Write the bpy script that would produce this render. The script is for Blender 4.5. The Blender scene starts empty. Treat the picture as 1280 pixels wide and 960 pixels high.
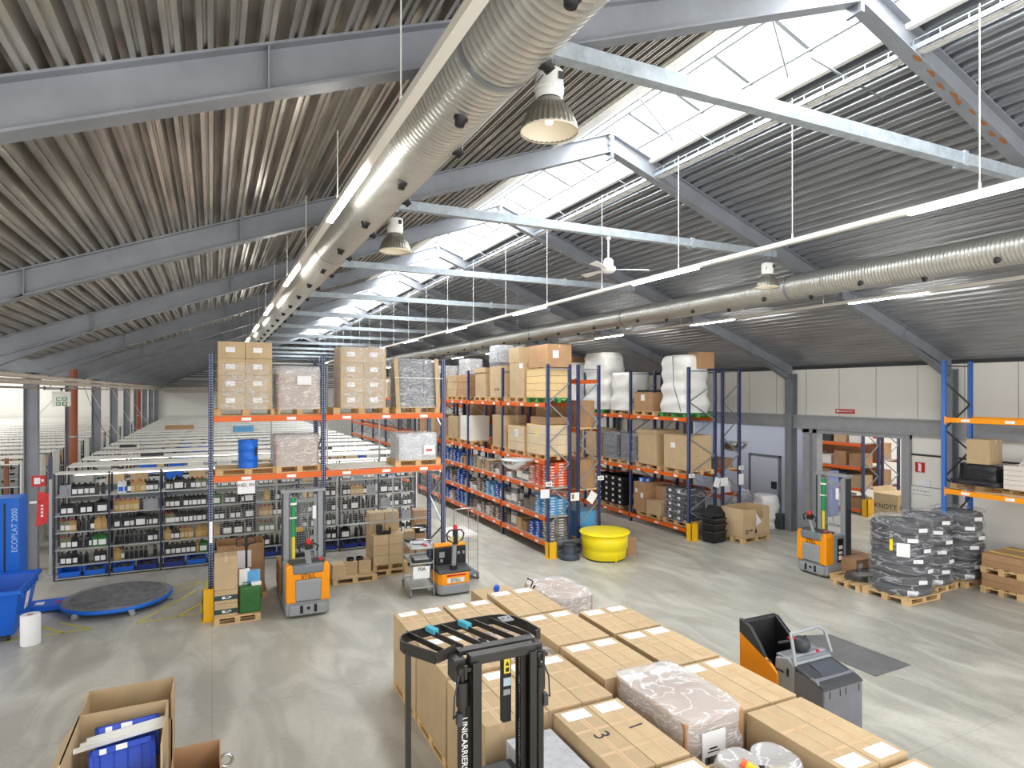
import bpy, bmesh, math, random
from mathutils import Vector, Matrix
random.seed(11)
SC = bpy.context.scene; COL = SC.collection
# ------------------------------------------------------------------ camera, world, light, exposure
F_PX = 785.0; YAW = math.atan(375/785.0); EYE = 4.4
cd = bpy.data.cameras.new('camera'); cam = bpy.data.objects.new('camera', cd); COL.objects.link(cam)
cd.sensor_width = 36; cd.lens = 36*F_PX/1280; cd.shift_y = 10/1280
cam.location = (0, 0, EYE); cam.rotation_euler = (math.pi/2, 0, -YAW)
cd.clip_end = 200; cd.clip_start = .05
SC.camera = cam
w = bpy.data.worlds.new('world'); SC.world = w; w.use_nodes = True
bg = w.node_tree.nodes['Background']; bg.inputs[0].default_value = (1, .985, .96, 1); bg.inputs[1].default_value = 1.9
vs = SC.view_settings
vs.view_transform = 'Standard'; vs.look = 'None'; vs.gamma = 1; vs.use_curve_mapping = False
vs.exposure = 0.68
XR = 6.45; BAY = 4.78; Y0F = 0.975*BAY; XW = 16.77; XL = -4.0; YEND = Y0F+11*BAY+.3; YB = -3.0
def zroof(x): return EYE+.72*XR-.37*abs(x-XR)
def area(name, loc, rot, sx, sy, power, col=(1,1,1)):
    l = bpy.data.lights.new(name, 'AREA'); l.shape = 'RECTANGLE'; l.size = sx; l.size_y = sy; l.energy = power; l.color = col
    o = bpy.data.objects.new(name, l); COL.objects.link(o); o.location = loc; o.rotation_euler = rot
    return o
SLOPE = math.atan(.37)
area('skylight_daylight', (5.83, 26, zroof(5.83)+.26), (0, -SLOPE, 0), 1.2, 52, 1900, (.95, .98, 1))
area('skylight_daylight', (6.82, 26, zroof(6.82)+.24), (0, SLOPE, 0), .74, 52, 1250, (.95, .98, 1))
area('side_hall_daylight', (-14, 30, 8.4), (0, 0, 0), 2.0, 50, 2600, (1, .98, .95))
area('next_room_fill', (23, 17, 5.0), (0, 0, 0), 6, 14, 520, (1, .98, .94))  # unseen fill light added under the closed ceiling

# ------------------------------------------------------------------ materials
def lin(c): return tuple(((v/255)/12.92 if v/255 <= .04045 else ((v/255+.055)/1.055)**2.4) for v in c)
MATS = {}
def M(name, col, rough=.5, metal=0, var=0, scale=4, bump=0, bscale=40, rand=0, emit=0, stretch=None, col2=None, spec=None):
    if name in MATS: return MATS[name]
    m = bpy.data.materials.new(name); m.use_nodes = True; nt = m.node_tree; N = nt.nodes; L = nt.links
    b = N['Principled BSDF']; b.inputs['Roughness'].default_value = rough; b.inputs['Metallic'].default_value = metal
    if spec is not None: b.inputs['Specular IOR Level'].default_value = spec
    c = lin(col); b.inputs['Base Color'].default_value = (*c, 1)
    last = None
    tc = N.new('ShaderNodeTexCoord'); src = tc.outputs['Object']
    if stretch:
        mp = N.new('ShaderNodeMapping'); mp.inputs['Scale'].default_value = stretch; L.new(src, mp.inputs[0]); src = mp.outputs[0]
    if var or col2:
        no = N.new('ShaderNodeTexNoise'); no.inputs['Scale'].default_value = scale; no.inputs['Detail'].default_value = 6; no.inputs['Roughness'].default_value = .6
        L.new(src, no.inputs['Vector'])
        mr = N.new('ShaderNodeMapRange'); mr.inputs[1].default_value = .32; mr.inputs[2].default_value = .68; L.new(no.outputs[0], mr.inputs[0])
        mx = N.new('ShaderNodeMix'); mx.data_type = 'RGBA'; L.new(mr.outputs[0], mx.inputs[0])
        c2 = lin(col2) if col2 else tuple(v*(1-var) for v in c)
        mx.inputs[6].default_value = (*c2, 1); mx.inputs[7].default_value = (*(v*(1+var*.6) for v in c), 1) if not col2 else (*c, 1)
        last = mx.outputs[2]
    if rand:
        oi = N.new('ShaderNodeObjectInfo'); r = N.new('ShaderNodeMapRange'); r.inputs[3].default_value = 1-rand; r.inputs[4].default_value = 1+rand
        L.new(oi.outputs['Random'], r.inputs[0])
        hs = N.new('ShaderNodeHueSaturation'); L.new(r.outputs[0], hs.inputs['Value'])
        if last: L.new(last, hs.inputs['Color'])
        else: hs.inputs['Color'].default_value = (*c, 1)
        last = hs.outputs[0]
    if last: L.new(last, b.inputs['Base Color'])
    if bump:
        n2 = N.new('ShaderNodeTexNoise'); n2.inputs['Scale'].default_value = bscale; n2.inputs['Detail'].default_value = 4; L.new(src, n2.inputs['Vector'])
        bp = N.new('ShaderNodeBump'); bp.inputs['Strength'].default_value = bump; bp.inputs['Distance'].default_value = .02
        L.new(n2.outputs[0], bp.inputs['Height']); L.new(bp.outputs[0], b.inputs['Normal'])
    if emit:
        b.inputs['Emission Color'].default_value = (*c, 1); b.inputs['Emission Strength'].default_value = emit
    MATS[name] = m
    return m
card = M('cardboard', (192, 167, 131), .8, var=.10, scale=2.5, rand=.08, bump=.12, bscale=14)
card_d = M('cardboard_brown', (176, 138, 102), .8, var=.12, scale=3, rand=.10)
card_in = M('cardboard_inner', (184, 144, 98), .85, var=.08)
tape = M('packing_tape', (202, 172, 134), .35)
paper = M('paper', (238, 238, 240), .7)
paper_y = M('paper_yellow', (236, 214, 70), .7)
ink = M('ink', (34, 34, 38), .6)
wood = M('pallet_wood', (212, 178, 128), .8, var=.2, scale=6, rand=.1, stretch=(1, 8, 8))
wood_w = M('crate_wood', (226, 196, 142), .75, var=.16, scale=5, rand=.08, stretch=(1, 1, 10))
green_p = M('green_pallet_paint', (62, 150, 70), .6, var=.15)
galv = M('galvanised_steel', (150, 156, 164), .42, metal=.55, var=.18, scale=7)
rafm = M('rafter_steel', (138, 142, 149), .5, metal=.25, var=.14, scale=2.2)
tiem = M('tie_steel', (172, 182, 190), .45, metal=.4, var=.22, scale=9)
ductm = M('duct_steel', (205, 204, 198), .34, metal=.75, var=.06, scale=3)
white = M('white_paint', (232, 231, 226), .5)
whitegl = M('white_enamel', (238, 238, 234), .25)
lampw = M('lamp_batten_white', (226, 222, 212), .4)
greyp = M('grey_paint', (118, 124, 132), .5)
dgrey = M('dark_grey_plastic', (58, 60, 64), .5, var=.1)
lgrey = M('light_grey_paint', (150, 154, 158), .45, var=.06)
black = M('black_plastic', (22, 23, 26), .45)
blackm = M('mast_black_steel', (52, 50, 48), .42, metal=.3, var=.15)
orange = M('beam_orange', (228, 102, 20), .45, var=.06)
yorange = M('beam_yellow_orange', (250, 158, 10), .45)
torange = M('truck_orange', (250, 156, 12), .35)
navy = M('rack_navy', (30, 46, 92), .45)
rblue = M('rack_blue', (4, 98, 188), .45)
gyellow = M('guard_yellow', (246, 190, 22), .45)
yellow = M('yellow_plastic', (248, 226, 20), .35)
blue = M('machine_blue', (10, 104, 214), .4)
bluep = M('blue_plastic', (14, 96, 206), .38, rand=.1)
dblue = M('dark_blue_plastic', (18, 42, 128), .4, rand=.1)
skyb = M('light_blue_wrap', (96, 168, 222), .35, rand=.12)
red = M('red_paint', (196, 32, 36), .45)
redor = M('orange_red_wrap', (236, 104, 66), .4, rand=.06)
pink = M('pink_wrap', (226, 168, 160), .45, rand=.06)
green = M('green_crate', (44, 104, 48), .5, var=.1)
brown = M('rust_brown_pipe', (146, 78, 46), .5)
chrome = M('chrome', (200, 202, 206), .2, metal=1)
mirror = M('mirror_dome', (225, 228, 230), .04, metal=1)
shelfw = M('shelf_white', (232, 230, 224), .4, rand=.04)
shelfg = M('shelf_grey', (176, 180, 180), .4, metal=.3)
oil_b = M('bottle_black', (20, 21, 24), .3, rand=.2)
oil_g = M('bottle_gold', (176, 142, 84), .35, rand=.15)
oil_s = M('bottle_silver', (158, 160, 170), .3, rand=.1)
oil_w = M('bottle_white', (226, 228, 232), .35)
oil_o = M('bottle_olive', (110, 116, 84), .4, rand=.15)
tyre = M('tyre_rubber', (62, 62, 65), .55, bump=.3, bscale=60)
bagw = M('white_bag', (236, 236, 234), .45, bump=.5, bscale=9)
tin = M('grey_tin', (140, 146, 152), .35, metal=.5, rand=.15)
greyb = M('grey_bundle', (140, 134, 126), .6, var=.3, scale=14, rand=.2)
panelw = M('sandwich_panel', (240, 238, 232), .45, var=.02, scale=.6)
panelb = M('bluish_panel', (212, 217, 230), .45)
def film(name, lo, hi, col=(240, 242, 246), scale=5, stretch=(1, 1, 3.5)):
    m = bpy.data.materials.new(name); m.use_nodes = True; nt = m.node_tree; N = nt.nodes; L = nt.links
    b = N['Principled BSDF']; out = N['Material Output']
    b.inputs['Base Color'].default_value = (*lin(col), 1); b.inputs['Roughness'].default_value = .18
    tr = N.new('ShaderNodeBsdfTransparent'); mix = N.new('ShaderNodeMixShader')
    tc = N.new('ShaderNodeTexCoord'); mp = N.new('ShaderNodeMapping'); mp.inputs['Scale'].default_value = stretch
    mp.inputs['Rotation'].default_value = (.25, .2, .3)
    L.new(tc.outputs['Object'], mp.inputs[0])
    no = N.new('ShaderNodeTexNoise'); no.inputs['Scale'].default_value = scale; no.inputs['Detail'].default_value = 6; no.inputs['Distortion'].default_value = .6
    L.new(mp.outputs[0], no.inputs['Vector'])
    mr = N.new('ShaderNodeMapRange'); mr.inputs[1].default_value = 0; mr.inputs[2].default_value = .03; mr.inputs[3].default_value = hi; mr.inputs[4].default_value = lo
    sb = N.new('ShaderNodeMath'); sb.operation = 'SUBTRACT'; sb.inputs[1].default_value = .5; ab = N.new('ShaderNodeMath'); ab.operation = 'ABSOLUTE'
    L.new(no.outputs[0], sb.inputs[0]); L.new(sb.outputs[0], ab.inputs[0]); L.new(ab.outputs[0], mr.inputs[0]); L.new(mr.outputs[0], mix.inputs[0]); L.new(tr.outputs[0], mix.inputs[1]); L.new(b.outputs[0], mix.inputs[2])
    L.new(mix.outputs[0], out.inputs[0])
    bp = N.new('ShaderNodeBump'); bp.inputs['Strength'].default_value = .7; bp.inputs['Distance'].default_value = .05
    L.new(no.outputs[0], bp.inputs['Height']); L.new(bp.outputs[0], b.inputs['Normal'])
    return m
filmc = film('stretch_film', .16, .75)
filmd = film('stretch_film_dense', .40, .82, scale=3.6)
filmg = film('stretch_film_grey', .13, .62, col=(205, 208, 216), scale=1.5, stretch=(1, 1, 4))
def holes(m, pitch=.05):      # slots punched in the rack posts, seen as light dots
    nt = m.node_tree; N = nt.nodes; L = nt.links; b = N['Principled BSDF']
    tc = N.new('ShaderNodeTexCoord'); sx = N.new('ShaderNodeSeparateXYZ'); L.new(tc.outputs['Object'], sx.inputs[0])
    def mt(op, a, v=None, v2=None):
        n = N.new('ShaderNodeMath'); n.operation = op; L.new(a, n.inputs[0])
        if v is not None:
            if isinstance(v, float): n.inputs[1].default_value = v
            else: L.new(v, n.inputs[1])
        if v2 is not None: n.inputs[2].default_value = v2
        return n.outputs[0]
    fz = mt('FRACT', mt('DIVIDE', sx.outputs['Z'], pitch)); zz = mt('COMPARE', fz, .5, .22)
    ax = mt('ABSOLUTE', sx.outputs['X']); xx = mt('COMPARE', ax, .022, .007)
    k = mt('MULTIPLY', zz, xx)
    mx = N.new('ShaderNodeMix'); mx.data_type = 'RGBA'; L.new(k, mx.inputs[0])
    mx.inputs[6].default_value = b.inputs['Base Color'].default_value[:]; mx.inputs[7].default_value = (.5, .53, .62, 1)
    L.new(mx.outputs[2], b.inputs['Base Color'])
holes(navy); holes(rblue)
# concrete floor
flm = bpy.data.materials.new('concrete_floor'); flm.use_nodes = True
nt = flm.node_tree; N = nt.nodes; L = nt.links; b = N['Principled BSDF']
tc = N.new('ShaderNodeTexCoord')
def noise(scale, det=6, st=None, dist=0):
    s = tc.outputs['Object']
    if st:
        mp = N.new('ShaderNodeMapping'); mp.inputs['Scale'].default_value = st; L.new(s, mp.inputs[0]); s = mp.outputs[0]
    n = N.new('ShaderNodeTexNoise'); n.inputs['Scale'].default_value = scale; n.inputs['Detail'].default_value = det; n.inputs['Distortion'].default_value = dist
    L.new(s, n.inputs['Vector']); return n.outputs[0]
def ramp(v, a, c1, d, c2):
    r = N.new('ShaderNodeValToRGB'); r.color_ramp.elements[0].position = a; r.color_ramp.elements[1].position = d
    r.color_ramp.elements[0].color = (*c1, 1); r.color_ramp.elements[1].color = (*c2, 1); L.new(v, r.inputs[0]); return r.outputs[0]
base = ramp(noise(.55, 8, dist=.6), .3, lin((180, 179, 171)), .7, lin((204, 202, 192)))
st = ramp(noise(1.6, 8, (1, .35, 1), 1.2), .42, lin((196, 193, 188)), .62, (1, 1, 1))
m1 = N.new('ShaderNodeMix'); m1.data_type = 'RGBA'; m1.blend_type = 'MULTIPLY'; m1.inputs[0].default_value = .55; L.new(base, m1.inputs[6]); L.new(st, m1.inputs[7])
fine = ramp(noise(26, 6, (.4, 1, 1)), .35, (.84, .84, .83), .6, (1, 1, 1))
m2 = N.new('ShaderNodeMix'); m2.data_type = 'RGBA'; m2.blend_type = 'MULTIPLY'; m2.inputs[0].default_value = .5; L.new(m1.outputs[2], m2.inputs[6]); L.new(fine, m2.inputs[7])
br = N.new('ShaderNodeTexBrick'); br.offset = 0; br.inputs['Scale'].default_value = 1; br.inputs['Mortar Size'].default_value = .012; br.inputs['Brick Width'].default_value = 4.78; br.inputs['Row Height'].default_value = 4.78
br.inputs['Color1'].default_value = (1, 1, 1, 1); br.inputs['Color2'].default_value = (1, 1, 1, 1); br.inputs['Mortar'].default_value = (.84, .83, .81, 1); br.inputs['Mortar Smooth'].default_value = .6
L.new(tc.outputs['Object'], br.inputs['Vector'])
m3 = N.new('ShaderNodeMix'); m3.data_type = 'RGBA'; m3.blend_type = 'MULTIPLY'; m3.inputs[0].default_value = 1; L.new(m2.outputs[2], m3.inputs[6]); L.new(br.outputs[0], m3.inputs[7])
L.new(m3.outputs[2], b.inputs['Base Color'])
rr = N.new('ShaderNodeMapRange'); rr.inputs[3].default_value = .28; rr.inputs[4].default_value = .5; L.new(noise(1.1, 5), rr.inputs[0]); L.new(rr.outputs[0], b.inputs['Roughness'])
# trapezoidal roof sheet: same zinc, the left one stained and with warm light painted in
deckR = M('roof_sheet_zinc', (172, 175, 180), .30, metal=.78, var=.16, scale=1.5, stretch=(3, .5, 3))
deckL = M('roof_sheet_stained_warm_lit', (204, 199, 190), .32, metal=.72, scale=1.6, stretch=(4, .45, 4), col2=(142, 136, 128))

# ------------------------------------------------------------------ mesh helpers
class MB:
    def __init__(s): s.v = []; s.f = []; s.m = []; s.sm = []; s.cur = 0
    def _add(s, vs, fs, smooth=False):
        n = len(s.v); s.v += [tuple(v) for v in vs]
        for f in fs: s.f.append(tuple(n+i for i in f)); s.m.append(s.cur); s.sm.append(smooth)
    def box(s, x0, x1, y0, y1, z0, z1):
        s._add([(x0,y0,z0),(x1,y0,z0),(x1,y1,z0),(x0,y1,z0),(x0,y0,z1),(x1,y0,z1),(x1,y1,z1),(x0,y1,z1)],
               [(0,3,2,1),(4,5,6,7),(0,1,5,4),(1,2,6,5),(2,3,7,6),(3,0,4,7)]); return s
    def hexa(s, bot, top): s._add(list(bot)+list(top), [(0,3,2,1),(4,5,6,7),(0,1,5,4),(1,2,6,5),(2,3,7,6),(3,0,4,7)]); return s
    def beam(s, a, b, w, h, up=(0,0,1)):
        a = Vector(a); b = Vector(b); d = (b-a).normalized(); u = Vector(up)
        if abs(d.dot(u)) > .98: u = Vector((0, 1, 0))
        r = d.cross(u).normalized(); u = r.cross(d).normalized(); r = r*w/2; u = u*h/2
        s._add([a-r-u, a+r-u, a+r+u, a-r+u, b-r-u, b+r-u, b+r+u, b-r+u], [(0,1,2,3),(7,6,5,4),(0,4,5,1),(1,5,6,2),(2,6,7,3),(3,7,4,0)]); return s
    def cyl(s, a, b, r, n=12, r2=None, caps=True, smooth=True):
        a = Vector(a); b = Vector(b); d = (b-a).normalized(); r2 = r if r2 is None else r2
        u = d.orthogonal().normalized(); w_ = d.cross(u)
        vs = []
        for p, q in ((a, r), (b, r2)):
            for i in range(n):
                t = 2*math.pi*i/n; vs.append(p+(u*math.cos(t)+w_*math.sin(t))*q)
        fs = [(i, (i+1) % n, n+(i+1) % n, n+i) for i in range(n)]
        s._add(vs, fs, smooth)
        if caps: s._add(vs[:n], [tuple(range(n))[::-1]]); s._add(vs[n:], [tuple(range(n))])
        return s
    def lathe(s, prof, n=24, c=(0,0,0), sx=1, sy=1, smooth=True, cap=True):
        vs = []
        for r, z in prof:
            for i in range(n):
                t = 2*math.pi*i/n; vs.append((c[0]+r*math.cos(t)*sx, c[1]+r*math.sin(t)*sy, c[2]+z))
        fs = []
        for k in range(len(prof)-1):
            for i in range(n): fs.append((k*n+i, k*n+(i+1) % n, (k+1)*n+(i+1) % n, (k+1)*n+i))
        s._add(vs, fs, smooth)
        if cap:
            if prof[0][0] > 1e-4: s._add(vs[:n], [tuple(range(n))[::-1]])
            if prof[-1][0] > 1e-4: s._add(vs[-n:], [tuple(range(n))])
        return s
    def tube(s, pts, r, n=8):
        pts = [Vector(p) for p in pts]; vs = []; m = len(pts)
        u = None
        for k, p in enumerate(pts):
            d = (pts[min(k+1, m-1)]-pts[max(k-1, 0)]).normalized()
            if u is None: u = d.orthogonal().normalized()
            u = (u-d*u.dot(d)).normalized(); w_ = d.cross(u)
            for i in range(n):
                t = 2*math.pi*i/n; vs.append(p+(u*math.cos(t)+w_*math.sin(t))*r)
        fs = [(k*n+i, k*n+(i+1) % n, (k+1)*n+(i+1) % n, (k+1)*n+i) for k in range(m-1) for i in range(n)]
        s._add(vs, fs, True); s._add(vs[:n], [tuple(range(n))[::-1]]); s._add(vs[-n:], [tuple(range(n))]); return s
    def prism(s, poly, ax, a0, a1):   # poly in the plane normal to axis ax
        n = len(poly)
        def P(p, a): return {'x': (a, p[0], p[1]), 'y': (p[0], a, p[1]), 'z': (p[0], p[1], a)}[ax]
        s._add([P(p, a0) for p in poly]+[P(p, a1) for p in poly], [tuple(range(n))[::-1], tuple(range(n, 2*n))]+[(i, (i+1) % n, n+(i+1) % n, n+i) for i in range(n)]); return s
    def build(s, name, mats, parent=None, loc=None, bevel=0, rot=None, seg=2):
        me = bpy.data.meshes.new(name); me.from_pydata(s.v, [], s.f)
        if not isinstance(mats, (list, tuple)): mats = [mats]
        for m in mats: me.materials.append(m)
        for p, mi, sm in zip(me.polygons, s.m, s.sm): p.material_index = mi; p.use_smooth = sm
        bm = bmesh.new(); bm.from_mesh(me); bmesh.ops.recalc_face_normals(bm, faces=bm.faces); bm.to_mesh(me); bm.free()
        o = bpy.data.objects.new(name, me); COL.objects.link(o)
        if parent: o.parent = parent
        if loc: o.location = loc
        if rot: o.rotation_euler = rot
        if bevel:
            bv = o.modifiers.new('bevel', 'BEVEL'); bv.width = bevel; bv.segments = seg; bv.limit_method = 'ANGLE'
        return o
def tag(o, label=None, cat=None, group=None, kind=None):
    if label: o['label'] = label
    if cat: o['category'] = cat
    if group: o['group'] = group
    if kind: o['kind'] = kind
    return o
def thing(name, label, cat, loc=(0,0,0), rz=0, group=None):
    o = bpy.data.objects.new(name, None); COL.objects.link(o); o.location = loc; o.rotation_euler = (0, 0, rz); o.empty_display_size = .1
    return tag(o, label, cat, group)
KIDS = {}
def kids(o):
    return [c for c in bpy.data.objects if c.parent == o]
def dup(root, loc, rz=None, label=None, group=None, tree=None):
    # tree: cached list of (child, [grandchildren])
    r = root.copy(); COL.objects.link(r); r.location = loc
    if rz is not None: r.rotation_euler = (0, 0, rz)
    if label: r['label'] = label
    if group: r['group'] = group
    key = root.name
    if key not in KIDS: KIDS[key] = [(c, kids(c)) for c in kids(root)]
    for c, gs in KIDS[key]:
        d = c.copy(); COL.objects.link(d); d.parent = r
        for g in gs:
            e = g.copy(); COL.objects.link(e); e.parent = d
    return r
def struct(mb, name, mats, **k): return tag(mb.build(name, mats, **k), kind='structure')
def text(name, s, size, m, parent, loc, rot, ext=.002, align='CENTER'):
    cu = bpy.data.curves.new(name, 'FONT'); cu.body = s; cu.size = size; cu.extrude = ext; cu.align_x = align; cu.align_y = 'CENTER'; cu.materials.append(m)
    t = bpy.data.objects.new(name, cu); COL.objects.link(t)
    dg = bpy.context.evaluated_depsgraph_get(); me = bpy.data.meshes.new_from_object(t.evaluated_get(dg))
    bpy.data.objects.remove(t)
    o = bpy.data.objects.new(name, me); COL.objects.link(o); o.parent = parent; o.location = loc; o.rotation_euler = rot
    return o
FRONT = (math.pi/2, 0, 0)      # text standing up, facing -Y
LEFT = (math.pi/2, 0, -math.pi/2)   # facing -X
BAYW = ['nearest', 'second', 'third', 'fourth', 'fifth', 'sixth', 'seventh', 'eighth', 'ninth', 'tenth', 'eleventh', 'twelfth']

# ------------------------------------------------------------------ structure
s_ = MB(); s_.box(-26, 32, YB, YEND+.4, -.2, 0); struct(s_, 'floor', flm)
def deck(name, xa, xb, y0, y1, m, mirror_x=None):
    # trapezoidal sheet with ribs along Y; section runs down the slope from xa to xb
    pitch = .2; dep = .11; pts = []
    L_ = abs(xb-xa)/math.cos(SLOPE); k = int(L_/pitch); 
    prof = [(0, 0), (.17, 0), (.21, .2), (.29, .2), (.33, 0), (.50, 0), (.60, 1), (.90, 1), (1.0, 0)]
    for i in range(k+1):
        for u, d in prof[:-1]:
            t = (i+u)*pitch
            if t > L_: break
            pts.append((t/L_, d*dep))
    pts.append((1, 0)); P = []
    for t, d in pts:
        x = xa+(xb-xa)*t
        z = (zroof(x) if mirror_x is None else zroof(mirror_x+(mirror_x-x)))+d
        P.append((x, z))
    mb = MB(); ys = [y0, y1]
    n = len(P); vs = [(x, y, z) for y in ys for x, z in P]+[(x, y, z+.1) for y in ys for x, z in P]
    fs = [(i, i+1, n+i+1, n+i) for i in range(n-1)]
    mb._add(vs[:2*n], fs)
    # outer skin above
    mb._add([(P[0][0], y0, P[0][1]+.2), (P[-1][0], y0, P[-1][1]+.2), (P[-1][0], y1, P[-1][1]+.2), (P[0][0], y1, P[0][1]+.2)], [(0, 1, 2, 3)])
    return struct(mb, name, m)
deck('ceiling', 7.36, XW+.1, YB, YEND, deckR)
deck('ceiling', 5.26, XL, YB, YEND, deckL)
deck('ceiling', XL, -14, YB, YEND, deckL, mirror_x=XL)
mb = MB(); mb.box(-24.5, -15, YB, YEND, 8.9, 9.0); struct(mb, 'ceiling', white)
# ridge beyond / before the glazing
for (ya, yb) in ((YB, .2), (52.0, YEND)):
    mb = MB(); mb.prism([(5.2, zroof(5.2)+.02), (XR, zroof(XR)+.02), (7.4, zroof(7.4)+.02), (7.4, zroof(7.4)+.25), (XR, zroof(XR)+.25), (5.2, zroof(5.2)+.25)], 'y', ya, yb); struct(mb, 'ceiling', deckR)
# right wall: upper band, header, piers, opening to next room, recess with door
H0 = 3.0; H1 = 3.60
mb = MB(); mb.box(XW+.05, XW+.2, YB, YEND, H1, zroof(XW)+.1)
mb.box(XW+.05, XW+.2, YB, 10.55, 0, H1); mb.box(XW+.05, XW+.2, 19.0, YEND, 0, H1)
struct(mb, 'wall_right', panelw)
mb = MB()
for k in range(-2, 48): mb.box(XW+.046, XW+.052, 9.2+k*1.15-.004, 9.2+k*1.15+.004, H1, zroof(XW))
mb.box(XW+.03, XW+.05, YB, YEND, zroof(XW)-.12, zroof(XW)-.02)
mb.box(XW+.03, XW+.05, YB, 10.5, 2.72, 2.77)
struct(mb, 'trim_1', dgrey)
mb = MB(); mb.box(XW-.05, XW+.12, YB, YEND, 3.28, 3.66); mb.box(XW-.1, XW+.14, YB, YEND, 3.26, 3.3); mb.box(XW-.1, XW+.14, YB, YEND, 3.64, 3.68)
struct(mb, 'trim_2', M('lintel_grey', (158, 160, 164), .5, var=.08))
mb = MB(); mb.box(XW-.04, XW+.2, 10.5, 13.9, 3.14, 3.28); mb.box(XW-.06, XW+.2, 10.5, 10.72, 0, 3.28); mb.box(XW-.04, XW+.22, 13.35, 13.5, 0, 3.28); mb.box(XW-.04, XW+.22, 13.62, 13.85, 0, 3.28)
struct(mb, 'trim_3', MATS['lintel_grey'])
# recess behind column: bluish wall with door
mb = MB(); mb.box(18.3, 18.45, 15.0, 20.5, 0, 3.6); mb.hexa([(XW+.2, 13.9, 0), (18.3, 14.98, 0), (18.3, 15.06, 0), (XW+.2, 14.0, 0)], [(XW+.2, 13.9, 3.6), (18.3, 14.98, 3.6), (18.3, 15.06, 3.6), (XW+.2, 14.0, 3.6)]); mb.box(XW+.1, 18.4, 20.0, 20.1, 0, 3.6)
struct(mb, 'wall_recess', panelb)
mb = MB(); mb.box(XW+.2, 18.4, 13.9, 20.0, 3.35, 3.45); struct(mb, 'ceiling', galv)
dd = tag(MB().build('door_1', panelb), kind='structure')
mb = MB(); mb.box(18.24, 18.3, 16.15, 17.4, 0, 2.02); mb.build('door_leaf', panelb, dd)
mb = MB(); mb.box(18.22, 18.31, 16.05, 16.12, 0, 2.12); mb.box(18.22, 18.31, 17.42, 17.49, 0, 2.12); mb.box(18.22, 18.31, 16.05, 17.49, 2.05, 2.12); mb.build('door_frame', greyp, dd)
mb = MB(); mb.box(18.2, 18.26, 16.2, 16.42, .92, 1.18); mb.build('door_lock', dgrey, dd)
# next room shell
mb = MB(); mb.box(29, 29.2, 9, 30, 0, 6); mb.box(XW+.2, 29, 26, 26.2, 0, 6); mb.box(18.45, 29, 8.0, 8.2, 0, 6); struct(mb, 'wall_next_room', panelw)
mb = MB(); mb.box(XW+.2, 29, 8, 26, 5.9, 6.0); struct(mb, 'ceiling', white)
# end walls
mb = MB(); mb.prism([(-26, 0), (XW+.2, 0), (XW+.2, zroof(XW)), (XR, zroof(XR)+.2), (XL, zroof(XL)), (-14, 9), (-26, 9)], 'y', YEND, YEND+.2)
struct(mb, 'wall_back', panelw)
mb = MB()
for i in range(26):
    z = 4.75+i*.17
    xa = XR-(EYE+.72*XR-z)/.37; xb = XR+(EYE+.72*XR-z)/.37
    xa = max(xa, XL+.1); xb = min(xb, XW)
    if xb > xa: mb.box(xa, xb, YEND-.06, YEND-.01, z, z+.09)
struct(mb, 'trim_4', greyp)
mb = MB()
for z in (4.6, 5.4, 6.1, 6.8, 7.5, 8.2):
    xa = max(XR-(EYE+.72*XR-z-.15)/.37, XL); xb = min(XR+(EYE+.72*XR-z-.15)/.37, XW); mb.box(xa, xb, YEND-.22, YEND-.08, z, z+.12)
struct(mb, 'trim_5', white)
mb = MB(); mb.box(-24.6, -24.4, YB, YEND, 0, 9); struct(mb, 'wall_left', panelw)
wn = tag(MB().build('window_1', white), kind='structure')
m_ = MB(); m_.box(-20.4, -14.8, YEND-.1, YEND-.02, 3.2, 4.9); m_.build('window_frame', greyp, wn)
for x0 in (-20.1, -17.0):
    m_ = MB(); m_.box(x0, x0+2.0, YEND-.14, YEND-.08, 3.5, 4.6); m_.build('window_pane', M('bright_pane', (225, 235, 245), .2), wn)
# skylight: upstand boards, glazing bars, rails and wind braces
mb = MB()
mb.box(5.22, 5.28, .2, 52, zroof(5.28)-.02, zroof(5.28)+.3); mb.hexa([(7.34, .2, zroof(7.36)-.05), (7.42, .2, zroof(7.36)-.05), (7.42, 52, zroof(7.36)-.05), (7.34, 52, zroof(7.36)-.05)], [(7.16, .2, zroof(7.16)+.25), (7.24, .2, zroof(7.16)+.25), (7.24, 52, zroof(7.16)+.25), (7.16, 52, zroof(7.16)+.25)])
mb.hexa([(5.25, .2, zroof(5.25)-.03), (5.65, .2, zroof(5.65)-.01), (5.65, 52, zroof(5.65)-.01), (5.25, 52, zroof(5.25)-.03)], [(5.25, .2, zroof(5.25)+.03), (5.65, .2, zroof(5.65)+.03), (5.65, 52, zroof(5.65)+.03), (5.25, 52, zroof(5.25)+.03)])
struct(mb, 'trim_6', white)
mb = MB(); y = .7
while y < 52:
    for (xa, xb) in ((5.5, XR), (XR, 7.18)): mb.beam((xa, y, zroof(xa)+.16), (xb, y, zroof(xb)+.16), .055, .05)
    y += 1.02
mb.beam((XR, .2, zroof(XR)+.18), (XR, 52, zroof(XR)+.18), .06, .05)
struct(mb, 'trim_7', M('glazing_bar_grey', (120, 124, 128), .6))
mb = MB()
for x in (5.55, 5.8, 6.1, 7.02): mb.cyl((x, .2, zroof(x)+.02), (x, 52, zroof(x)+.02), .022, 8)
struct(mb, 'trim_8', MATS['glazing_bar_grey'])
mb = MB(); mb.hexa([(5.2,.2,zroof(5.2)+.32),(XR,.2,zroof(XR)+.32),(XR,52,zroof(XR)+.32),(5.2,52,zroof(5.2)+.32)], [(5.2,.2,zroof(5.2)+.33),(XR,.2,zroof(XR)+.33),(XR,52,zroof(XR)+.33),(5.2,52,zroof(5.2)+.33)])
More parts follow.
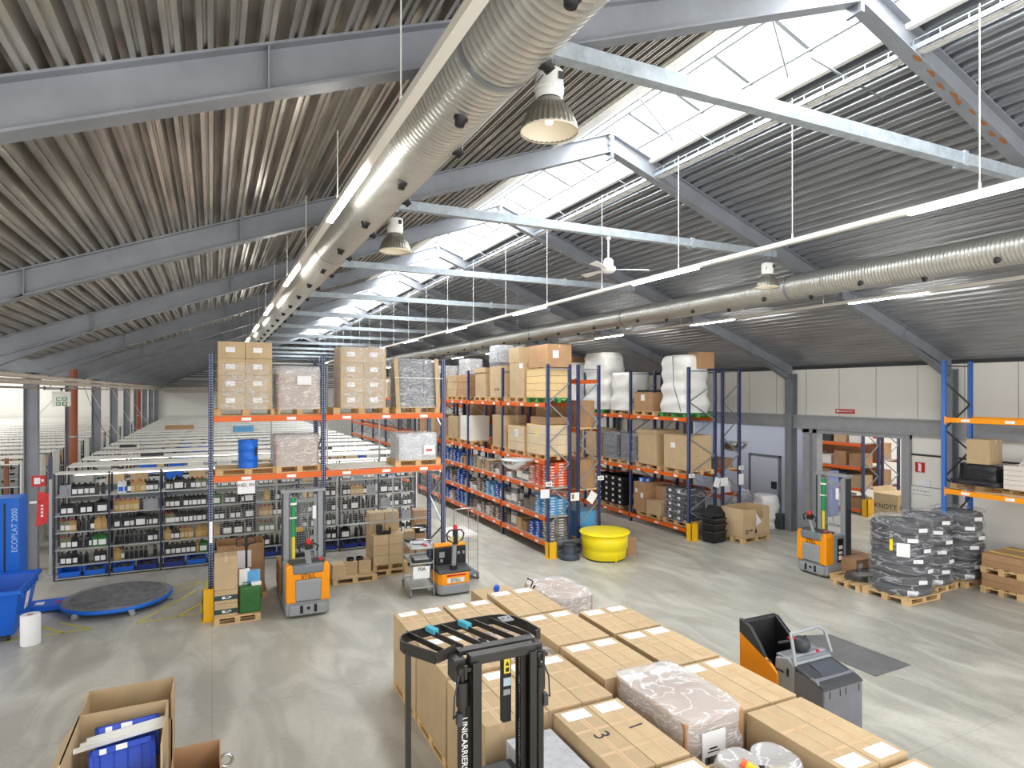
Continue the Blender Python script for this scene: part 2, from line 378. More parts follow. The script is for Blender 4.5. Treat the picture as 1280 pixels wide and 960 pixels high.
mb.hexa([(XR,.2,zroof(XR)+.32),(7.4,.2,zroof(7.4)+.32),(7.4,52,zroof(7.4)+.32),(XR,52,zroof(XR)+.32)], [(XR,.2,zroof(XR)+.33),(7.4,.2,zroof(7.4)+.33),(7.4,52,zroof(7.4)+.33),(XR,52,zroof(XR)+.33)])
struct(mb, 'window_2', white)
wb = None
for n in range(11):
    for j, (dy) in enumerate((1.0, 3.4)):
        y = Y0F-BAY+n*BAY+dy
        if y < .6 or y > 51: continue
        if wb is None:
            mb = MB(); mb.cyl((5.7, -.5, zroof(5.7)-.02), (7.15, .5, zroof(7.15)-.05), .012, 6)
            mb.beam((7.1, .1, zroof(7.1)), (7.9, -.35, zroof(7.9)-.28), .035, .012)
            wb = mb.build('skylight_stay', galv); tag(wb, 'thin steel stay crossing under the ridge glazing', 'brace', 'stays under the ridge skylight'); wb.location = (0, y, 0)
        else:
            o = wb.copy(); COL.objects.link(o); o.location = (0, y, 0)

# portal frames
def frame_things():
    for n in range(12):
        y = Y0F+n*BAY
        lab = 'galvanised roof frame with rafters and tie bar, %s from the camera' % BAYW[n]
        g = None
        if n >= 6: lab = 'far galvanised roof frame receding towards the end wall'; g = 'far roof frames'
        t = thing('portal_frame', lab, 'roof frame', (XR, y, 0), 0, g)
        D = .32; hw = .09
        for sgn, xe in ((-1, XL), (1, XW-.08)):
            mb = MB(); L_ = abs(xe-XR); zr = EYE+.72*XR; top = lambda u: zr-.37*u-.01
            mb.box
            # web with haunch
            u1 = L_-1.95
            poly = [(0, top(0)), (sgn*L_, top(L_)), (sgn*L_, top(L_)-.54), (sgn*u1, top(u1)-D), (0, top(0)-D)]
            mb.prism(poly, 'y', -.008, .008)
            def fl_(ua, za, ub, zb, w=hw): mb.beam((sgn*ua, 0, za), (sgn*ub, 0, zb), 2*w, .018, up=(0, 0, 1))
            fl_(0, top(0), L_, top(L_)); fl_(0, top(0)-D, L_-.3, top(L_-.3)-D); fl_(u1, top(u1)-D, L_, top(L_)-.54)
            for u in (u1, 6.1): mb.beam((sgn*u, 0, top(u)), (sgn*u, 0, top(u)-D), .012, 2*hw-.02, up=(0, 1, 0))
            rf = mb.build('rafter', rafm, t)
            if n == 0 and sgn == 1:
                rr_ = random.Random(4)
                for q in range(9):
                    u = 1.0+q*.22+rr_.uniform(0, .12); yy = rr_.uniform(-.06, .03); z = top(u)-D-.0115
                    pts = [(u+.10*rr_.uniform(.5, 1)*math.cos(a), yy+.035*rr_.uniform(.5, 1)*math.sin(a)) for a in [k*math.pi/4 for k in range(8)]]
                    pb = MB(); pb._add([(x, y_, z-.37*(x-u)) for x, y_ in pts], [tuple(range(8))]); pb.build('rust_patch', M('rust', (150, 98, 58), .8, var=.3, scale=20), rf)
        mb = MB(); mb.box(-.025, .025, -.1, .1, zroof(XR)-.46, zroof(XR)+.06)
        for z in (.08, .2, .34): mb.box(-.05, .05, -.07, -.03, zroof(XR)-z-.02, zroof(XR)-z+.02); mb.box(-.05, .05, .03, .07, zroof(XR)-z-.02, zroof(XR)-z+.02)
        mb.build('ridge_plate', galv, t)
        mb = MB(); zt = EYE+.44*XR; u = .62*XR
        mb.box(-u, u, -.16, -.04, zt-.07, zt+.07); mb.box(.28*XR-.04, .28*XR+.04, -.17, -.03, zt-.09, zt+.09)
        mb.build('tie_bar', tiem, t)
        for xe, nm in ((XL, 'column'), (XW-.13, 'column')):
            mb = MB(); x = xe-XR; h = zroof(xe)-.3; wd = .13
            mb.box(x-.13, x+.13, -.008, .008, 0, h)
            for q in (-.13, .13): mb.box(x+q-.01, x+q+.01, -.12, .12, 0, h)
            mb.box(x-.17, x+.17, -.16, .16, 0, .02)
            mb.build(nm, rafm, t)
        if n >= 2:
            mb = MB(); x0 = XL-XR; z0 = zroof(XL)
            mb.prism([(x0, z0), (x0-9, z0+3.3), (x0-9, z0+2.94), (x0-2.4, z0+.5), (x0, z0-.5)], 'y', -.008, .008)
            mb.beam((x0, 0, z0), (x0-9, 0, z0+3.3), .18, .02); mb.beam((x0, 0, z0-.5), (x0-2.4, 0, z0+.5), .18, .02); mb.beam((x0-2.4, 0, z0+.52), (x0-9, 0, z0+2.94), .18, .02)
            mb.build('valley_rafter', rafm, t)
frame_things()
# ------------------------------------------------------------------ overhead: ducts, strip lights, lamps, fan, tray, pipes
def duct(x, z, r, y0, y1, label, rows):
    t = thing('ventilation_duct', label, 'duct', (x, y0, z))
    mb = MB(); n = 36; prof = []; y = 0; Ld = y1-y0
    while y < Ld:
        prof += [(y, r), (y+.052, r), (y+.056, r+.003), (y+.060, r+.003)]; y += .064
        if y > 28: y += .0
    vs = []; 
    for yy, q in prof:
        for i in range(n):
            a = 2*math.pi*i/n; vs.append((q*math.cos(a), yy, q*math.sin(a)))
    fs = [(k*n+i, k*n+(i+1) % n, (k+1)*n+(i+1) % n, (k+1)*n+i) for k in range(len(prof)-1) for i in range(n)]
    mb._add(vs, fs, True); mb._add(vs[-n:], [tuple(range(n))]); mb.build('duct_tube', ductm, t)
    mb = MB()
    for yy in range(3, int(Ld), 6):
        mb._add([((r+.01)*math.cos(2*math.pi*i/n), yy+e, (r+.01)*math.sin(2*math.pi*i/n)) for e in (0, .05) for i in range(n)], [(i, (i+1) % n, n+(i+1) % n, n+i) for i in range(n)], True)
        mb.cyl((-r, yy+.02, 0), (-r, yy+.02, .8), .004, 5); mb.cyl((r, yy+.02, 0), (r, yy+.02, .5), .004, 5)
    mb.build('hanger_band', galv, t)
    first = None
    for (ang, ya, step) in rows:
        yy = ya-y0
        k = 0
        while yy < Ld-.5 and k < 26:
            a = math.radians(ang)
            if first is None:
                mb = MB(); mb.lathe([(.052, r-.01), (.052, r+.012), (.040, r+.02), (.034, r+.06), (.001, r+.06)], 14); first = mb.build('air_nozzle', black, t)
                o = first
            else: o = first.copy(); COL.objects.link(o); o.parent = t
            o.location = (0, yy, 0); o.rotation_euler = (0, math.pi/2-a, 0); yy += step; k += 1
    return t
duct(1.64, EYE+2.2, .275, .6, YEND-.5, 'large spiral steel air duct with black nozzles running left of the ridge', [(258, 4.15-1.52*2, 1.52), (312, 3.35-1.52, 1.52)])
duct(11.3, EYE+2.25, .262, .6, YEND-.5, 'spiral steel air duct with black nozzles hung along the right roof slope', [(258, 2.2, 2.3), (222, 3.3, 2.3)])
def strip(x, z, y1, lit, label, period, ln, rodtop, roddy, wd=.075):
    t = thing('strip_light', label, 'strip light', (x, 0, z))
    mb = MB(); mb.box(-wd/2, wd/2, .3, y1, 0, .06); mb.build('batten', lampw, t)
    y = lit; k = 0; first = None
    while y < y1-2:
        if first is None:
            mb = MB(); mb.box(-wd/2+.006, wd/2-.006, 0, ln, -.022, .001); first = o = mb.build('tube', M('lit_tube', (255, 252, 244), .4, emit=30), t)
        else: o = first.copy(); COL.objects.link(o); o.parent = t
        o.location = (0, y, 0); y += period
    y = lit; first = None
    while y < y1-2 and rodtop > zroof(1.165)-.01 and x < 2:      # glowing strip added on the batten top to brighten the roof sheets
        if first is None:
            mb = MB(); mb.box(-wd/2+.01, wd/2-.01, 0, ln, .059, .075); first = o = mb.build('up_fill', M('up_fill', (255, 250, 240), .4, emit=8), t)
        else: o = first.copy(); COL.objects.link(o); o.parent = t
        o.location = (0, y, 0); y += period
    y = roddy; first = None
    while y < y1:
        if first is None:
            mb = MB(); mb.cyl((0, 0, .05), (0, 0, rodtop-z), .006, 6); mb.cyl((0, 0, .05), (0, 0, .14), .013, 6); first = o = mb.build('hanging_rod', white, t)
        else: o = first.copy(); COL.objects.link(o); o.parent = t
        o.location = (0, y, 0); y += 2.4
    return t
strip(1.165, EYE+1.88, 50, 5.28, 'white strip light trunking running just left of the big air duct', 4.6, 1.8, zroof(1.165), 4.2)
strip(7.4, EYE+2.1, 50, 2.85, 'long white strip light trunking hung on rods below the ridge glazing', 5.37, 1.8, EYE+4.15, 3.9)
strip(12.5, EYE+1.93, 50, 2.5, 'white strip light trunking right of the right-hand duct', 5.0, 1.65, zroof(12.5), 5.0)
# high bay lamps
def highbay(loc, label, topz):
    t = thing('high_bay_lamp', label, 'pendant lamp', loc, 0, None)
    mb = MB(); n = 64; prof = [(.235, 0), (.232, .03), (.215, .09), (.185, .155), (.145, .21), (.112, .245), (.10, .262)]
    vs = []
    for r, z in prof:
        for i in range(n):
            a = 2*math.pi*i/n; q = r*(1+(.018 if i % 2 else -.004)*(1 if z > .02 else 0)); vs.append((q*math.cos(a), q*math.sin(a), z))
    m = len(prof)
    mb._add(vs, [(k*n+i, k*n+(i+1) % n, (k+1)*n+(i+1) % n, (k+1)*n+i) for k in range(m-1) for i in range(n)])
    mb.build('reflector', M('reflector_grey', (150, 146, 136), .35, metal=.7), t)
    mb = MB(); mb.lathe([(.235, 0), (.242, -.004), (.238, .006), (.225, .035), (.205, .09), (.175, .15), (.135, .205), (.05, .225), (.001, .225)], 48, cap=False); mb.build('reflector_lining', M('reflector_lining', (235, 225, 205), .45), t)
    mb = MB(); mb.lathe([(.001, .06), (.03, .07), (.042, .11), (.035, .16), (.02, .2), (.02, .23)], 20); mb.build('bulb', M('frosted_bulb', (250, 238, 205), .3, emit=.7), t)
    mb = MB(); mb.lathe([(.085, .255), (.115, .29), (.118, .31), (.122, .325), (.118, .335), (.118, .49), (.11, .50), (.001, .50)], 32); mb.lathe([(.124, .345), (.124, .36)], 32); mb.build('gear_housing', whitegl, t)
    mb = MB(); mb.lathe([(.10, .262), (.10, .30)], 24); mb.build('neck', black, t)
    mb = MB(); mb.box(.02, .07, -.124, -.117, .40, .46); mb.build('rating_label', dgrey, t)
    mb = MB(); mb.tube([(-.1, -.08, .42), (-.17, -.11, .33), (-.12, -.10, .40)], .004); mb.tube([(-.115, 0, .5), (-.12, 0, .53), (-.05, 0, .56), (0, 0, topz)], .005); mb.build('cable', black, t)
    mb = MB(); mb.tube([(.02, 0, .5), (.02, 0, .56), (-.02, 0, .56), (-.02, 0, .5)], .006); mb.cyl((0, 0, .56), (0, 0, topz), .006, 6); mb.box(-.05, .05, -.03, .03, topz-.02, topz+.03); mb.build('hook', galv, t)
    return t
highbay((2.52, Y0F-.1, EYE+2.15), 'large grey bell-shaped high bay lamp hanging beside the near end of the big duct', .62)
highbay((2.50, Y0F+BAY-.1, EYE+2.12), 'grey bell-shaped high bay lamp hung further along beside the big duct', .62)
highbay((10.25, Y0F+BAY-.1, EYE+2.13), 'white-bodied high bay lamp hanging above the right-hand duct', .62)
# ceiling fan
t = thing('ceiling_fan', 'white three-bladed ceiling fan hanging from a tie bar under the ridge', 'ceiling fan', (6.36, Y0F+BAY-.1, EYE+2.17))
mb = MB(); mb.lathe([(.001, -.05), (.09, -.05), (.13, -.01), (.13, .05), (.09, .07), (.085, .17), (.06, .2), (.001, .2)], 24); mb.build('motor', whitegl, t)
mb = MB(); mb.cyl((0, 0, .18), (0, 0, .66), .016, 10); mb.lathe([(.001, .5), (.05, .52), (.03, .6), (.001, .6)], 14, c=(0, 0, .03)); mb.build('down_rod', whitegl, t)
for k in range(3):
    mb = MB(); mb.hexa([(.1, -.03, 0), (.72, -.075, -.02), (.72, .055, .02), (.1, .03, .01)], [(.1, -.03, .008), (.72, -.075, -.012), (.72, .055, .028), (.1, .03, .018)])
    o = mb.build('blade', whitegl, t); o.rotation_euler = (0, 0, math.radians(-24+120*k))
# cable tray along the right of the ridge
t = thing('cable_tray', 'ladder cable tray carrying cables along the right edge of the ridge glazing', 'cable tray', (7.5, 0, EYE+4.02))
mb = MB(); mb.beam((-.10, .3, 0), (-.10, 50, 0), .012, .06); mb.beam((.10, .3, 0), (.10, 50, 0), .012, .06); mb.build('side_rail', galv, t)
mb = MB(); y = .4
while y < 50: mb.box(-.1, .1, y-.008, y+.008, -.03, -.01); mb.box(-.107, -.093, y-.006, y+.006, -.03, .09); y += .3
mb.beam((-.10, .3, .09), (-.10, 50, .09), .008, .012); mb.build('rung', galv, t)
mb = MB()
for q in (-.04, .0, .05): mb.cyl((q, .3, -.04+abs(q)*.2), (q, 50, -.04+abs(q)*.2), .014, 6)
mb.build('cable', M('cable_grey', (196, 194, 188), .5), t)
# left eaves: white pipes, brown drainpipes, exit sign, cables
t = thing('pipe_run', 'white insulated pipes running along the left row of columns under the eaves', 'pipe', (-3.7, 0, EYE+.23))
mb = MB(); mb.cyl((0, 2, .13), (0, YEND-.5, .13), .055, 14); mb.build('upper_pipe', M('pipe_insulation', (216, 206, 192), .6, var=.1), t)
mb = MB(); mb.cyl((.02, 2, .0), (.02, YEND-.5, .0), .06, 14); mb.build('lower_pipe', MATS['pipe_insulation'], t)
mb = MB(); mb.box(-.1, .04, 2, YEND-.5, -.15, -.11); mb.build('support_tray', M('tray_mauve_grey', (160, 148, 142), .6), t)
mb = MB(); y = 3
while y < 50: mb.box(-.08, -.06, y-.012, y+.012, -.11, .2); mb.cyl((0, y, .2), (0, y, .72), .004, 5); y += 2.4
mb.build('bracket', galv, t)
t = thing('pipe_run', 'white pipes crossing the hall in front of the far end wall', 'pipe', (0, YEND-1.2, EYE+.05))
mb = MB(); mb.cyl((-3.5, 0, 0), (9, 0, 0), .09, 10); mb.build('pipe', MATS['pipe_insulation'], t)
mb = MB(); mb.cyl((-3.5, 0, .28), (9, 0, .28), .07, 10); mb.build('upper_pipe', MATS['pipe_insulation'], t)
mb = MB(); [mb.cyl((x, 0, 0), (x, 0, zroof(x)-EYE-.05), .012, 6) for x in (-3.3, 0, 3, 6, 8.8)]; mb.build('hanger', galv, t)
for n, lab in ((4, 'rust brown drainpipe beside the second column from the left'), (8, 'thin rust brown drainpipe beside a far column')):
    t = thing('drainpipe', lab, 'drainpipe', (-3.86, Y0F+n*BAY-.42, 0))
    mb = MB(); mb.cyl((0, 0, 0), (0, 0, 5.1), .11, 16); mb.build('pipe', brown, t)
    mb = MB(); [mb.cyl((0, 0, z), (0, 0, z+.05), .125, 16) for z in (1.2, 3.0, 4.5)]; mb.build('pipe_clamp', galv, t)
def hang(pts, label, r=.008, m=None):
    n = len(pts); out = []
    for k in range(n-1):
        a, b_ = Vector(pts[k]), Vector(pts[k+1])
        for i in range(10):
            u = i/10; sag = .25*(a-b_).length*.5; p = a.lerp(b_, u); p.z -= sag*4*u*(1-u)*.5; out.append(p)
    out.append(Vector(pts[-1])); mb = MB(); mb.tube(out, r, 6); o = mb.build('power_cable', m or white); tag(o, label, 'cable'); return o
hang([(-3.5, 19.0, 4.3), (-5.4, 19.9, 2.6)], 'pale cable slanting down past the nearest column on the left')
hang([(-3.5, 23.9, 4.45), (-2.6, 24.2, 2.75), (-1.0, 24.4, 2.55)], 'looping white cable hanging in front of the brown drainpipe')
hang([(-3.5, 28.9, 4.45), (-2.6, 29.2, 2.7)], 'looping white cable hanging by the third column')
hang([(-3.5, 33.5, 4.45), (-2.6, 33.9, 2.8)], 'looping white cable hanging by the fourth column')
hang([(-3.5, 23.0, 4.45), (-3.1, 26, 2.6)], 'dark cable slanting down towards the shelving tops', .008, dgrey)
t = thing('exit_sign', 'white emergency exit sign with green pictogram hanging under the pipes by the first column', 'sign', (-3.32, 18.6, 4.05))
mb = MB(); mb.box(-.19, .19, -.04, .04, 0, .36); mb.build('sign_body', white, t, bevel=.01)
mb = MB(); gm = M('exit_green', (20, 120, 66), .5)
for (a, b_, c_, d_) in ((-.10, -.01, .14, .22), (.02, .12, .14, .22), (-.10, -.01, .02, .11), (.02, .12, .02, .11)):
    mb.box(a, b_, -.046, -.04, c_, d_)
mb.build('pictogram', gm, t)
mb = MB(); mb.box(-.08, .0, -.05, -.046, .155, .205); mb.box(.04, .10, -.05, -.046, .16, .2); mb.box(-.08, -.03, -.05, -.046, .04, .09); mb.box(.05, .1, -.05, -.046, .04, .09); mb.build('running_figure', white, t)
mb = MB(); mb.box(-.36, .02, -.02, .02, .40, .44); mb.box(-.02, .02, -.02, .02, .34, .44); mb.box(-.36, -.32, -.02, .02, .40, .50); mb.build('bracket', galv, t)

# ------------------------------------------------------------------ racks
PMESH = {}
def post_obj(h, m, t, x, y, w_=.09, d_=.07):
    k = (h, m.name)
    if k not in PMESH:
        mb = MB(); mb.box(-w_/2, w_/2, -d_/2, d_/2, 0, h); mb.box(-w_/2-.02, w_/2+.02, -d_/2-.02, d_/2+.02, 0, .01)
        o = mb.build('post', m, t); PMESH[k] = o.data
    else:
        o = bpy.data.objects.new('post', PMESH[k]); COL.objects.link(o); o.parent = t
    o.location = (x, y, 0); return o
def rack(label, loc, rz, bays, depth, levels, h, pm, bm_, brace_m, decks=(), endlab=None, mats_deck=None, beam_h=.11, labels=True, face=None):
    if face is None: face = -1 if rz == 0 else 1
    t = thing('pallet_rack', label, 'rack', loc, rz)
    xs = [0]
    for b_ in bays: xs.append(xs[-1]+b_)
    for i, x in enumerate(xs):
        post_obj(h, pm, t, x, .035); post_obj(h, pm, t, x, depth-.035)
        mb = MB(); z = .25; s0 = 0
        while z+.55 < h:
            ya, yb = (.05, depth-.05) if s0 == 0 else (depth-.05, .05)
            mb.beam((x, ya, z), (x, yb, z+.55), .03, .03, up=(1, 0, 0)); z += .55; s0 = 1-s0
        mb.beam((x, .05, h-.12), (x, depth-.05, h-.12), .03, .03); mb.beam((x, .05, .18), (x, depth-.05, .18), .03, .03)
        mb.build('bracing', brace_m, t)
    for i in range(len(bays)):
        for z in levels:
            if isinstance(z, tuple):
                if z[1] != i: continue
                z = z[0]
            for y in (.0, depth):
                if i > 4 and y and depth: pass
                mb = MB(); s = -1 if y == 0 else 1
                mb.box(xs[i]+.045, xs[i+1]-.045, y-.025, y+.025, z-beam_h, z)
                for xx in (xs[i]+.045, xs[i+1]-.055): mb.box(xx-.0, xx+.012, y-.03, y+.03, z-beam_h-.05, z+.03)
                b = mb.build('beam', bm_, t)
                if labels and i < 4 and s == face:
                    for q in ((.18, .5, .82) if bays[i] > 2.3 else (.3, .7)):
                        if 'll' not in PMESH: mb = MB(); mb.box(-.09, .09, -.002, .002, -beam_h*.8, -beam_h*.25); lo = mb.build('location_label', paper, b); PMESH['ll'] = lo.data
                        else: lo = bpy.data.objects.new('location_label', PMESH['ll']); COL.objects.link(lo); lo.parent = b
                        lo.location = (xs[i]+bays[i]*q, y+s*.027, z)
            if z in decks:
                mb = MB(); mb.box(xs[i]+.05, xs[i+1]-.05, .03, depth-.03, z-.03, z+.008); mb.build('shelf_panel', mats_deck or shelfg, t)
    return t
# left rack facing the camera
RY = 13.6
rackL = rack('navy two-bay pallet rack with orange beams on the left, facing the camera', (-.02, RY, 0), 0, [2.13, 2.66], 1.1, [3.92, 2.74], 5.15, navy, orange, galv)
for x_, z_ in ((0, 1.45), (2.13, 1.5)):
    mb = MB(); mb.box(x_-.03, x_+.03, -.006, -.001, z_, z_+.42); mb.build('post_label', paper, rackL)
t = thing('rack_sign', 'white paper sign hanging from the lower beam of the left rack', 'sign', (.62, RY-.032, 2.375))
mb = MB(); mb.box(-.16, .16, -.004, .004, 0, .26); mb.build('sheet', paper, t); text('lettering', 'HEL IN', .10, ink, t, (0, -.008, .17), FRONT)
t = thing('shelf_board', 'pale chipboard shelf lying on the right bay of the left rack', 'board', (2.25, RY+.06, 2.745))
mb = MB(); mb.box(0, 1.42, 0, .98, 0, .022); mb.build('board', M('pale_board', (206, 200, 186), .6), t)
LA = [4.10, 2.55, 1.80, 1.03, .36]
rack('long navy pallet rack with orange beams, left face along the aisle in the middle', (8.85, 14.8, 0), math.pi/2, [2.9]*9, .75, LA, 5.15, navy, orange, galv, decks=(1.80, 1.03, .36))
rack('navy pallet rack with wooden shelves standing back to back behind the middle rack', (9.79, 14.8, 0), math.pi/2, [2.9]*4, .74, [4.75, 3.4, 1.7, .36], 5.15, navy, orange, galv, decks=(3.4, 1.7), mats_deck=wood_w)
rack('navy pallet rack carrying tall white bags, right of the wide aisle', (14.0, 14.75, 0), math.pi/2, [2.9]*8, 1.1, [3.62, 1.88, .28], 5.15, navy, orange, galv)
rack('narrow navy pallet rack nearest the right wall, back to back with the white-bag rack', (15.0, 14.75, 0), math.pi/2, [2.9]*3, .76, [2.0, .4, 1.2], 5.15, navy, orange, galv, decks=(2.0, .4), mats_deck=wood_w)
# bright blue rack at right
rack('bright blue pallet rack with yellow-orange beams against the right wall', (15.1, 8.72, 0), -math.pi/2, [2.7, 2.7], 1.1, [3.82, 2.20], 5.12, rblue, yorange, dgrey, face=-1)
def guard(loc, rz, label, h=.42, w_=.26):
    t = thing('post_guard', label, 'post guard', loc, rz)
    mb = MB(); mb.box(-w_/2, w_/2, -.03, .0, 0, h); mb.box(-w_/2, -w_/2+.012, -.03, .18, 0, h); mb.box(w_/2-.012, w_/2, -.03, .18, 0, h); mb.build('shield', gyellow, t)
    mb = MB(); mb.box(-w_/2-.03, w_/2+.03, -.06, .2, 0, .012); mb.cyl((-w_/2+.05, -.045, .01), (-w_/2+.05, -.045, .03), .012, 8); mb.cyl((w_/2-.05, -.045, .01), (w_/2-.05, -.045, .03), .012, 8); mb.build('foot_plate', gyellow, t)
guard((-.06, RY-.22, 0), 0, 'yellow steel guard at the foot of the left rack', .62, .2)
guard((8.12, 14.52, 0), 0, 'yellow steel guard at the foot of the middle rack end', .42, .24)
guard((12.88, 14.45, 0), 0, 'yellow steel guard at the foot of the white-bag rack end', .5, .26)
for (x0, x1, y, lab) in ((8.28, 9.75, 14.6, 'grey steel barrier rail across the foot of the middle rack end'), (13.05, 14.9, 14.52, 'grey steel barrier rail across the foot of the white-bag rack end')):
    t = thing('barrier_rail', lab, 'barrier', (x0, y, 0))
    mb = MB(); mb.box(0, x1-x0, -.02, .02, .3, .42); mb.box(0, x1-x0, -.02, .02, .08, .18); mb.build('rail', greyp, t)
    mb = MB(); mb.box(.0, .06, -.01, .1, 0, .42); mb.box(x1-x0-.06, x1-x0, -.01, .1, 0, .42); mb.build('bracket', greyp, t)
def sign(loc, w_, h_, s, label, rz=0, tilt=0, m=None, size=None):
    t = thing('rack_sign', label, 'sign', loc, rz); t.rotation_euler = (0, tilt, rz)
    mb = MB(); mb.box(-w_/2, w_/2, -.004, .004, -h_/2, h_/2); mb.build('plate', m or paper, t)
    if s: text('lettering', s, size or h_*.7, ink, t, (0, -.007, 0), FRONT)
    return t
sign((8.14, 14.75, 1.93), .19, .13, '168', 'small white number plate on the left post of the middle rack end')
sign((8.02, 14.745, 1.68), .27, .24, None, 'square white notice on the left post of the middle rack end')
t = sign((8.95, 14.745, 1.54), .27, .22, None, 'white notice with a small picture between the back-to-back rack posts')
mb = MB(); mb.box(-.10, -.03, -.008, -.004, -.06, .07); mb.build('picture', M('notice_brown', (150, 120, 70), .6), t)
sign((9.79, 14.75, 2.0), .2, .12, '162', 'small white number plate on the right post of the shelf-deck rack')
sign((9.52, 14.778, 1.48), .24, .3, None, 'tilted white notice hanging on a brace of the shelf-deck rack', tilt=.6)
sign((13.0, 14.70, 1.88), .2, .12, '152', 'small white number plate on the left post of the white-bag rack')
sign((14.0, 14.70, 1.62), .22, .3, None, 'tilted white notice on the right post of the white-bag rack', tilt=.35)
sign((14.3, 14.70, 1.62), .3, .26, None, 'white notice on the left post of the narrow rack by the right wall')
sign((15.0, 14.70, 2.02), .2, .12, '140', 'small white number plate on the right post of the narrow rack by the wall')
sign((15.0, 14.70, 1.66), .2, .34, None, 'tall white notice on the right post of the narrow rack by the wall')

# ------------------------------------------------------------------ pallets, cartons, wraps
def make_pallet(m, name='wooden_pallet'):
    t = thing(name, 'x', 'pallet', (0, 0, -50))
    mb = MB()
    for y in (-.35, -.21, 0, .21, .35): mb.box(-.6, .6, y-.06, y+.06, .122, .144)
    for x in (-.53, 0, .53): mb.box(x-.07, x+.07, -.4, .4, .1, .122)
    mb.build('deck_boards', m, t)
    for y in (-.345, 0, .345):
        mb = MB(); mb.box(-.6, .6, y-.05, y+.05, 0, .023)
        for x in (-.53, 0, .53): mb.box(x-.07, x+.07, y-.055, y+.055, .022, .1)
        mb.build('runner', m, t)
    return t
PAL = make_pallet(wood); PALG = make_pallet(green_p, 'green_pallet')
USED = {}
def pallet(loc, rz=0, label='', g=False, sc=None, group=None):
    p = PALG if g else PAL; k = p.name
    if k not in USED:
        USED[k] = 1; [c for c in [0]]; KIDS[p.name] = [(c, []) for c in kids(p)]
        p.location = loc; p.rotation_euler = (0, 0, rz); p['label'] = label; o = p
        if group: p['group'] = group
        if sc: p.scale = sc
        return p
    o = p.copy(); COL.objects.link(o); o.location = loc; o.rotation_euler = (0, 0, rz); o['label'] = label; o.scale = sc or (1, 1, 1)
    if 'group' in o: del o['group']
    if group: o['group'] = group
    for c, _ in KIDS[p.name]: d = c.copy(); COL.objects.link(d); d.parent = o
    return o
def carton(c, w_, d_, h_, label, m=None, rz=0, group=None, tp=True, lab=None, name='carton', topcards=0, jit=.0, cat='carton', bevel=.008):
    mb = MB(); mb.box(-w_/2, w_/2, -d_/2, d_/2, 0, h_)
    o = mb.build(name, m or card, bevel=bevel); o.location = c; o.rotation_euler = (0, 0, rz+random.uniform(-jit, jit)); tag(o, label, cat, group)
    if tp:
        mb = MB(); e = .0015
        mb.box(-.028, .028, -d_/2+.005, d_/2-.005, h_, h_+e)
        mb.box(-.028, .028, -d_/2-e, -d_/2, h_-.09, h_-.006)
        mb.build('packing_tape', tape, o)
        mb = MB(); mb.box(-.0025, .0025, -d_/2+.005, d_/2-.005, h_+.0014, h_+.0022); mb.build('flap_seam', card_in, o)
    if lab:
        for (fx, x, z, lw, lh) in lab:
            mb = MB()
            if fx == 'f': mb.box(x-lw/2, x+lw/2, -d_/2-.004, -d_/2, z, z+lh)
            elif fx == 'l': mb.box(-w_/2-.004, -w_/2, x-lw/2, x+lw/2, z, z+lh)
            elif fx == 'r': mb.box(w_/2, w_/2+.004, x-lw/2, x+lw/2, z, z+lh)
            elif fx == 't': mb.box(x-lw/2, x+lw/2, z, z+lh, h_, h_+.003)
            q = mb.build('shipping_label', paper, o)
    return o
def noise3(p, s=1.0):
    from mathutils import noise as nz
    return nz.noise(Vector(p)*s)
def shell(c, w_, d_, h_, label, m, rz=0, seg=.09, amp=.018, name='stretch_wrap', cat='stretch wrap', top=True, taper=0, group=None, bulge=0, n4=6.0, sd=0):
    # rounded wrinkled skin round a load
    nu = max(24, int((2*w_+2*d_)/seg)); nv = max(4, int(h_/seg)); vs = []
    def ring(sc_, z):
        for i in range(nu):
            a = 2*math.pi*i/nu; ca, sa = math.cos(a), math.sin(a)
            k = (abs(ca)**n4+abs(sa)**n4)**(-1/n4)
            x = ca*k*w_/2*sc_; y = sa*k*d_/2*sc_
            q = 1+bulge*math.sin(math.pi*min(1, z/h_))-taper*(z/h_)
            n = noise3((x*1.5+sd, y*1.5, z*4), 1.6)*amp
            vs.append((x*q*(1+n/(w_/2)), y*q*(1+n/(d_/2)), z+noise3((x+sd, y, z+7), 2.2)*amp*.6*(1 if z > .1 else 0)))
    for j in range(nv+1): ring(1, h_*j/nv)
    L_ = nv+1
    if top:
        for sc_ in (.93, .75, .5, .25, .02): ring(sc_, h_+.01); L_ += 1
    fs = [(k*nu+i, k*nu+(i+1) % nu, (k+1)*nu+(i+1) % nu, (k+1)*nu+i) for k in range(L_-1) for i in range(nu)]
    mb = MB(); mb._add(vs, fs, True); o = mb.build(name, m); o.location = c; o.rotation_euler = (0, 0, rz); return tag(o, label, cat, group)
Z2 = 3.92; Z1 = 2.74; PH = .144
